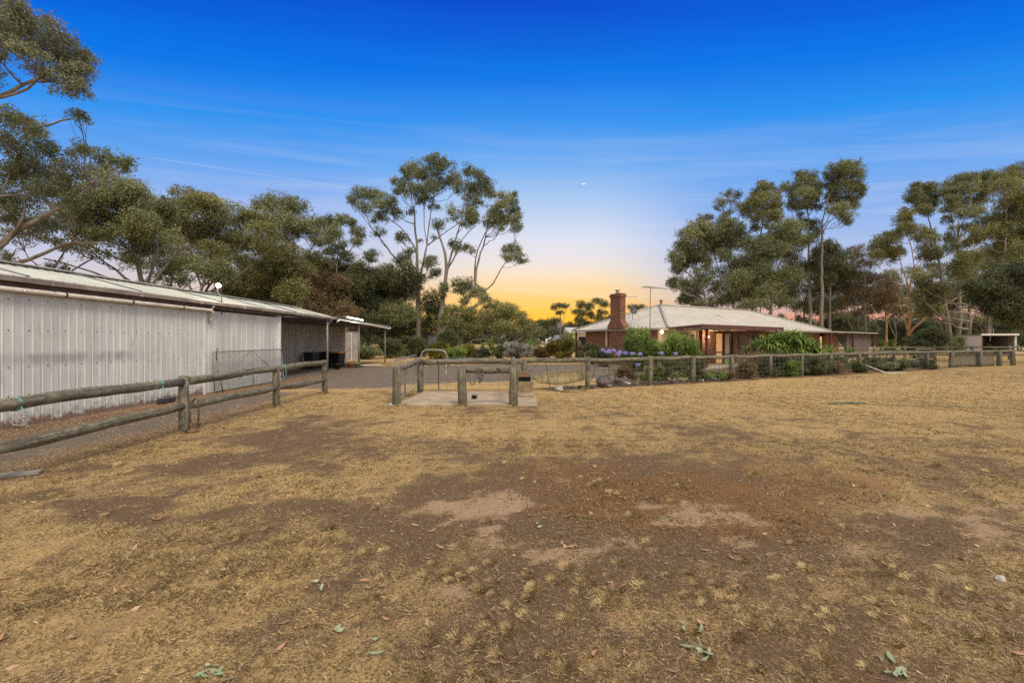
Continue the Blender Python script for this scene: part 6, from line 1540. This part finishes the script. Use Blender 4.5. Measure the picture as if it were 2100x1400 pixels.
for lab, Dd, px, cl, lf, bk in (
    ('open stemmed gum between the roof end and multi stemmed gum', 78, 1700, [(1690,600,26,16),(1715,590,26,16),(1700,625,30,14),(1735,615,26,16),(1670,620,24,14),(1720,645,30,10,.7),(1745,585,20,14)], 'leaf_gum', 'bark'),
    ('thin brown leafed gum behind the slat screen', 82, 1760, [(1750,615,26,16),(1775,600,24,16),(1790,630,26,14),(1755,640,26,10,.7),(1735,560,24,16),(1765,570,26,14)], 'leaf_brown', 'bark'),
    ('dull green gum behind the crooked orange stem', 80, 1835, [(1830,570,26,18),(1850,600,30,18),(1820,620,30,16),(1875,620,26,16),(1845,640,30,12),(1800,600,24,14),(1880,560,24,16)], 'leaf_olive', 'bark'),
    ('leafy gum filling in below the tall wide crowned one', 78, 1940, [(1930,560,30,18),(1950,590,34,20),(1915,600,30,18),(1975,610,30,18),(1940,630,36,16),(1900,640,30,14),(1985,570,28,18),(1960,650,30,10,.8)], 'leaf_gum', 'bark'),
    ('slim trunked gum behind the tin shelter', 82, 2020, [(2000,540,28,18),(2030,520,28,18),(2010,575,26,16),(2045,550,28,18),(2000,610,30,16),(2035,650,34,12,.8)], 'leaf_olive', 'bark'),
    ('gum deep in the row at the right border', 84, 2085, [(2070,560,34,20),(2100,530,34,22),(2080,480,30,20),(2060,520,28,18),(2100,600,34,20)], 'leaf_gum', 'bark'),
    ('grey stemmed gum behind the middle of the house roof', 74, 1560, [(1540,600,34,18),(1580,570,30,20),(1600,610,30,16),(1520,570,26,18),(1560,540,30,20),(1620,580,26,18),(1500,610,30,14)], 'leaf_gum', 'bark'),
    ('dense gum behind the last third of the house roof', 72, 1650, [(1640,560,32,20),(1670,590,32,20),(1620,600,30,18),(1650,625,36,16),(1690,560,28,20),(1680,635,34,12),(1625,540,26,18)], 'leaf_gum', 'bark_dark'),
    ('low gum behind the ridge left of the flue', 70, 1430, [(1420,585,28,16),(1445,560,28,18),(1470,590,30,16),(1410,612,24,10,.8),(1455,620,32,12),(1490,560,26,18)], 'leaf_gum', 'bark')):
    tree('gum_tree', lab, Dd, [[(px,725),(px+2,680),(px-3,640),(px+6,600)], [(px+2,690),(px-18,650),(px-24,620)], [(px+1,670),(px+22,635),(px+30,605)]], cl, leaf=lf, bark=bk, r0=.24, spread=2.0, cover=1.3, grow=1.1)
# --- low far trees seen between the trunks
for i, (lab, Dd, px, cl, lf) in enumerate((
    ('broad dark low tree right of the house roof end', 84, 1715, [(1700,662,22,16),(1725,660,22,16),(1745,672,18,14),(1690,680,22,14),(1715,685,34,14),(1740,690,22,12)], 'leaf_dark'),
    ('dark low tree behind the orange trunked gum', 88, 1850, [(1830,672,18,12),(1850,680,22,12),(1880,675,24,14),(1905,668,24,14),(1870,692,30,12),(1825,690,20,12)], 'leaf_dark'),
    ('far low tree behind the tin shelter roof', 86, 1990, [(1960,668,24,12),(1990,660,24,14),(2020,668,26,14),(2050,672,24,14),(1975,682,30,10),(2030,686,34,10)], 'leaf_dark'),
    ('far low tree at the right border behind the shelter', 80, 2085, [(2070,675,24,14),(2095,668,26,18),(2080,690,30,12),(2110,690,30,14)], 'leaf_dark'),
    ('grey green low tree between the verandah end and orange trunk', 96, 1770, [(1760,680,22,10),(1785,676,22,12),(1805,684,20,12),(1775,694,30,10)], 'leaf_far'))):
    tree('low_tree', lab, Dd, [[(px,718),(px,690)], [(px,705),(px-12,680)], [(px,705),(px+14,682)]], cl, leaf=lf, bark='bark_dark', r0=.24, spread=1.6, cover=1.7, group='low trees beyond the yards', twigs=2)

def shrub(name, label, D, px, py, rx, ry, leaf, cover=2.0, lsz=.7, group=None, cat='shrub', parts=9, by=None, upright=False):
    """a rounded bush standing on the ground: stems and foliage, its middle at picture point px, py"""
    k = D/FPX; c = np.array([(px-CX)*k, D, 0.0]); W_ = rx*k*1.22; top = max(.25, CAMH+(HY-(py-ry))*k); bot = 0.0
    zc = (top+bot)/2; H_ = (top-bot)/2
    t = thing(name, label, cat, (c[0], c[1], 0), group)
    Ln = (.05+.0024*D)*lsz; Wd = Ln*.36
    m = MB(); Ps = []; Rs = []
    for i in range(parts):
        a = tr.uniform(0, 2*math.pi); q = tr.uniform(.1, .7)
        h = tr.uniform(-.62, .62)
        s = math.sqrt(max(.1, 1-h*h))
        ctr = c+np.array([math.cos(a)*q*W_*s, math.sin(a)*q*W_*s*.8, zc+h*H_])
        r = W_*tr.uniform(.38, .55); rz = min(H_*tr.uniform(.4, .55), r*1.3)
        pos, sub = leaf_blob(ctr, r, r*.9, rz, cover*1.0, Ln, Wd, nsub=11)
        pos = pos[pos[:,2] > .02]
        Ps.append(pos); Rs.append(np.clip(tr.normal(tr.normal(.48, .14), .2, len(pos)), 0, 1))
        m.tube([(c[0]+tr.normal()*W_*.12, c[1]+tr.normal()*W_*.1, -.05), tuple((c+ctr)/2+np.array([0,0,-.1])), tuple(ctr)], [.03*min(1.5, W_)+.008, .02, .008], 5, caps=False)
    m.build('stems', M['bark_dark'], t)
    quads('foliage', leaf_quads(np.concatenate(Ps), Ln, Wd, -.1, tr), M[leaf], np.concatenate(Rs), t)
    return t
def strap(name, label, D, px, base_z, rosettes, Lb, Wb, leaf, n=34, group=None, cat='plant', stems=True, arch=1.0):
    """rosettes of long arching strap leaves; rosettes: (dx px, height m, size)"""
    k = D/FPX; x0 = (px-CX)*k
    t = thing(name, label, cat, (x0, D, base_z), group)
    Q = []; Rn = []; m = MB()
    for dx, hz, sz in rosettes:
        c = np.array([x0+dx*k, D+tr.normal()*.25*sz, base_z+hz])
        if hz > .15: m.tube([(c[0]+tr.normal()*.05, c[1], base_z), (c[0], c[1], base_z+hz*.5), tuple(c)], [.035, .03, .025], 6)
        N_ = int(n*sz)
        for i in range(N_):
            az = tr.uniform(0, 2*math.pi); el = tr.uniform(.15, 1.45); l = Lb*sz*tr.uniform(.65, 1.15); w = Wb*tr.uniform(.7, 1.2)
            p = c.copy(); e = el; side = np.array([-math.sin(az), math.cos(az), 0])
            seg = 4; prev = p; r = float(np.clip(tr.normal(.5, .22), 0, 1))
            for j in range(seg):
                d = np.array([math.cos(az)*math.cos(e), math.sin(az)*math.cos(e), math.sin(e)])
                nx = prev+d*l/seg; w0 = w*(1 if j else .6)*(1-.15*j); w1 = w*(1-.15*(j+1)) if j < seg-1 else .002
                Q.append(np.stack([prev-side*w0/2, prev+side*w0/2, nx+side*w1/2, nx-side*w1/2])); Rn.append(r)
                prev = nx; e -= arch*tr.uniform(.2, .5)
    if m.v: m.build('stem', M['bark_dark'], t)
    quads('leaves', np.array(Q), M[leaf], np.array(Rn), t)
    return t
# --- garden in front of the house
shrub('garden_bush', 'big glossy green bush under the chimney corner of the house', 25.5, 1315, 712, 42, 40, 'leaf_green', 2.2, .85, parts=14)
shrub('garden_bush', 'bright yellow green bush between the glossy bush and patio', 25.0, 1385, 716, 40, 36, 'leaf_green', 2.2, .8, parts=14)
shrub('garden_bush', 'dark leafy bush low beneath the two big bushes', 21.5, 1400, 752, 38, 22, 'leaf_dark', 2.0, .8)
shrub('garden_bush', 'dark rose like bush beside the left brick wall', 33, 1215, 716, 20, 14, 'leaf_dark', 1.7, .8)
shrub('garden_bush', 'grey green rounded bush at the foot of the downpipe wall', 30, 1245, 722, 20, 12, 'leaf_dark', 1.8, .8)
shrub('garden_bush', 'dull green bush in front of the first verandah post', 40, 1190, 718, 16, 12, 'leaf_gum', 1.8, .8)
for i, (px, ry, lf, lab) in enumerate(((1338,20,'leaf_green','green filler shrub behind the second garden post'),(1362,16,'leaf_dark','low dark shrub behind the broad agapanthus'),(1428,18,'leaf_dark','dark shrub between the third garden post and patio'),(1462,11,'leaf_green','low green shrub in front of the brick pier'),(1480,9,'leaf_rust','low rusty shrub by the reddish sleepers'),
        (1532,20,'leaf_brown','dusty brown shrub behind the patio end post'),(1578,18,'leaf_dark','dark low shrub under the brown twiggy one'),(1622,18,'leaf_green','green low shrub under the palm clump'),(1664,20,'leaf_dark','dark low shrub right of the palm clump'),(1683,16,'leaf_gum','grey green low shrub near the lit verandah door'),(1712,15,'leaf_brown','brown low shrub below the bright yucca'),
        (1765,14,'leaf_dark','low dark shrub under the slat screen'),(1815,12,'leaf_gum','low grey green shrub beyond the red stake'),(1842,11,'leaf_dark','low dark shrub left of the rusty shrub'),(1900,10,'leaf_dark','low dark shrub by the thick fence post'))):
    x_ = px; D_ = 15.2; 
    r_ = (px-CX)/FPX; D_ = (15.2-.497*.41)/(1-.497*r_)+.75
    shrub('garden_bush', lab, D_, px, HY+1615/D_-ry*.95, 24, ry, lf, 1.7, .75, group='shrubs along the garden fence', parts=10)
strap('palm_clump', 'lush bright clump of strap leaved palms by the patio', 26.0, 1612, .0, [(-48,.9,1),(-30,1.35,1),(-10,1.6,1.05),(12,1.7,1.1),(34,1.55,1.05),(54,1.2,1),(-20,.8,1),(8,.95,1.1),(30,.9,1),(50,.7,1),(-40,1.5,.9),(64,.85,.8),(22,1.25,1),(-5,1.25,1),(44,1.3,1)], 1.0, .085, 'leaf_lush', 115, arch=1.15)
strap('palm_clump', 'darker strap leaved plants beneath the patio beam', 27.0, 1545, .0, [(-18,1.0,.9),(0,1.3,.9),(16,1.5,.9),(30,1.1,.9),(8,.7,.9)], .85, .07, 'leaf_green', 60)
shrub('garden_bush', 'dark twiggy shrub behind the fence left of the palms', 23.3, 1560, 752, 34, 30, 'leaf_brown', 1.5, .7, parts=12)
shrub('garden_bush', 'rounded dark shrub spilling over the fence rail', 22.2, 1595, 752, 30, 33, 'leaf_dark', 2.0, .7, parts=12)
shrub('garden_bush', 'wide dark green shrub against the fence below the palms', 23.2, 1643, 757, 34, 26, 'leaf_dark', 2.1, .7, parts=12)
strap('spiky_plant', 'bright spiky yucca standing before the lit verandah door', 27, 1708, .0, [(0,.7,1.1),(10,.45,.8)], .95, .055, 'leaf_lush', 60, arch=.3)
strap('spiky_plant', 'arching green cordyline left of the slat screen', 28, 1738, .0, [(0,.75,1),(8,1.0,.8),(-8,.5,.8)], .75, .045, 'leaf_green', 50)
strap('spiky_plant', 'pale cream edged flax near the patio steps', 22.5, 1508, .15, [(0,.1,1)], .8, .05, 'leaf_lush', 34, arch=.3)
shrub('garden_bush', 'sparse brown shrub behind the fence beyond the palms', 25.2, 1692, 748, 22, 18, 'leaf_brown', 1.3, .7)
shrub('garden_bush', 'low dark shrub behind the bay with the red stake', 27.5, 1790, 744, 38, 14, 'leaf_dark', 1.7, .8)
shrub('garden_bush', 'green shrub behind the fence under the verandah screen', 26.5, 1730, 744, 20, 14, 'leaf_gum', 1.8, .8)
shrub('garden_bush', 'dull olive shrub behind the thin fence posts', 29.5, 1880, 742, 24, 13, 'leaf_gum', 1.7, .8)
shrub('garden_bush', 'rusty low shrub beside the olive shrub', 29.0, 1850, 746, 14, 8, 'leaf_rust', 1.4, .8)
shrub('garden_bush', 'tall dark bush beside the tin shelter wall', 44, 1908, 697, 38, 26, 'leaf_dark', 1.9, .9, parts=14)
shrub('garden_bush', 'wispy grey bush in front of the tin shelter side', 46, 1968, 706, 18, 18, 'leaf_gum', .8, .9)
shrub('garden_bush', 'pale round sapling beyond the slat screen', 75, 1828, 702, 7, 7, 'leaf_green', 1.6, .7)
shrub('garden_bush', 'pale small bush left of the round sapling', 78, 1806, 700, 6, 7, 'leaf_green', 1.6, .7)
for (px, w, n, lab, lf) in ((1252,12,70,'strappy yellowing agapanthus next to the boulders','leaf_lush'),(1335,10,60,'green agapanthus clump with one low flower','leaf_green'),(1376,22,90,'broad dark green agapanthus clump with arching leaves','leaf_green'),(1412,14,70,'agapanthus clump furthest along the fence','leaf_green'),(1288,16,60,'agapanthus clump behind the dry grassy bush','leaf_green')):
    D = 18.6+(px-1252)*.009
    strap('agapanthus', lab, D, px, .02, [(-w*.5,.05,1),(w*.5,.05,1),(0,.05,1.1)], .62, .028, lf, n//2, cat='flower')
def flower(px, py, D, label):
    c = P(px, py, D); t = thing('agapanthus_flower', label, 'flower', (c.x, c.y, 0), 'lilac agapanthus flower heads')
    m = MB(); m.tube([(c.x+.05, c.y+.05, .05), (c.x+.02, c.y, c.z*.5), tuple(c)], [.008, .007, .006], 5); m.build('stalk', M['leaf_green'], t)
    d = unit(tr.normal(size=(150,3))+np.array([0,0,.35])); pts = np.array(c)+d*tr.uniform(.04, .095, (150,1))*np.array([1.2,1.2,.85])
    quads('flower_head', leaf_quads(pts, .05, .022, .1, tr), M['petal'], np.clip(tr.normal(.5,.25,150), 0, 1), t)
for i, (px, py, D, w) in enumerate(((1237,718,18.4,'leftmost lilac flower head above the fence rail'),(1250,719,18.8,'second lilac flower head from the left'),(1267,726,18.2,'large lilac flower head drooping to the rail'),(1283,724,18.9,'lilac flower head centred above the boulders'),(1296,725,18.6,'lilac flower head just before the second garden post'),(1313,726,19.0,'lilac flower head beside the second garden post'),(1356,724,19.4,'lilac flower head in front of the glossy bush'),(1385,725,19.8,'rightmost lilac flower head above the rail'),(1308,748,18.3,'single lilac flower head hanging below the rail'),(1258,719,19.2,'lilac flower head hidden between its neighbours'),(1247,722,18.3,'small lilac flower head low behind the rail'),(1272,722,18.6,'lilac flower head right of the large drooping one'))):
    flower(px, py, D, w)
shrub('dry_bush', 'dry orange brown grassy bush behind the boulders', 18.6, 1278, 760, 24, 22, 'leaf_rust', 1.0, .7)
shrub('garden_bush', 'small weedy plant by the third garden post', 20, 1435, 768, 9, 6, 'leaf_green', 1.5, .6)
# --- garden strip beyond the gravel drive
for (nm, px, py, rx, ry, D, lf, lab) in (
    ('garden_bush', 1147, 714, 26, 24, 42, 'leaf_gold', 'rounded dark shrub with yellow tips near the brick house'),
    ('garden_bush', 1060, 722, 34, 20, 40, 'leaf_grey', 'silver grey shrub in the strip beyond the drive'),
    ('garden_bush', 897, 712, 24, 13, 43, 'leaf_gold', 'golden brown mounded shrub behind the pipe hoop'),
    ('garden_bush', 960, 715, 22, 10, 45, 'leaf_gold', 'low golden shrub between the tall gum and yucca'),
    ('garden_bush', 1108, 720, 20, 11, 46, 'leaf_rust', 'rusty low shrub right of the silver one'),
    ('garden_bush', 850, 706, 26, 22, 47, 'leaf_dark', 'dark rounded shrub in front of the tall gum bases'),
    ('garden_bush', 795, 712, 24, 20, 44, 'leaf_dark', 'dark spreading shrub before the slate grey shed'),
    ('garden_bush', 755, 720, 26, 10, 42, 'leaf_gum', 'low olive shrub behind the carport posts'),
    ('garden_bush', 742, 714, 12, 9, 44, 'leaf_gold', 'small golden shrub just right of the grey panel'),
    ('garden_bush', 935, 722, 20, 11, 41, 'leaf_green', 'green leafy shrub behind the green pole'),
    ('garden_bush', 985, 722, 18, 11, 41, 'leaf_dark', 'dark low shrub left of the yucca'),
    ('garden_bush', 1028, 720, 14, 12, 43, 'leaf_dark', 'dark low shrub right of the yucca'),
    ('garden_bush', 925, 690, 20, 18, 50, 'leaf_dark', 'dark shrub at the foot of the leaning pale gum'),
    ('garden_bush', 1168, 700, 20, 22, 46, 'leaf_green', 'green bush tucked behind the yellow tipped shrub'),
    ('garden_bush', 1085, 706, 14, 9, 47, 'leaf_green', 'small green bush behind the silver shrub')):
    shrub(nm, lab, D, px, py, rx*1.15, ry, lf, 2.0, .85, group='shrubs in the strip beyond the drive', parts=13)
strap('spiky_plant', 'tall spiky yucca in the strip beyond the drive', 41, 1008, .0, [(0,.8,1.3),(-3,1.2,1.1),(3,.45,1.1)], .95, .06, 'leaf_green', 60, arch=.3)
strap('spiky_plant', 'smaller spiky yucca behind the tall one', 45, 990, .0, [(0,.9,1)], .9, .06, 'leaf_green', 50, arch=.3)

# --- far tree belts: they read as one mass
def belt(name, label, D0, D1, x0, x1, h0, h1, n, leaf='leaf_far'):
    Ps = []; Rs = []
    for i in range(n):
        x = tr.uniform(x0, x1); y = tr.uniform(D0, D1); h = tr.uniform(h0, h1)
        for j in range(5):
            c = np.array([x+tr.normal()*h*.3, y+tr.normal()*h*.3, h*tr.uniform(.1, .8)])
            pos, _ = leaf_blob(c, h*.32, h*.3, h*.22, 1.5, .9, .45, nsub=7)
            Ps.append(pos); Rs.append(np.clip(tr.normal(tr.normal(.5, .12), .2, len(pos)), 0, 1))
    o = quads(name, leaf_quads(np.concatenate(Ps), .9, .45, .2, tr), M[leaf], np.concatenate(Rs), None, (0, D0, 0))
    tag(o, label, 'trees', kind='stuff')
belt('far_wood', 'distant belt of olive gum trees beyond the straw field', 190, 270, -60, 150, 7, 14, 90)
belt('far_wood', 'distant dark wood behind the homestead trees', 120, 170, 70, 230, 6, 11, 70)
belt('far_wood', 'distant dark wood closing the view behind the sheds', 110, 150, -190, -38, 7, 13, 70, 'leaf_dark')
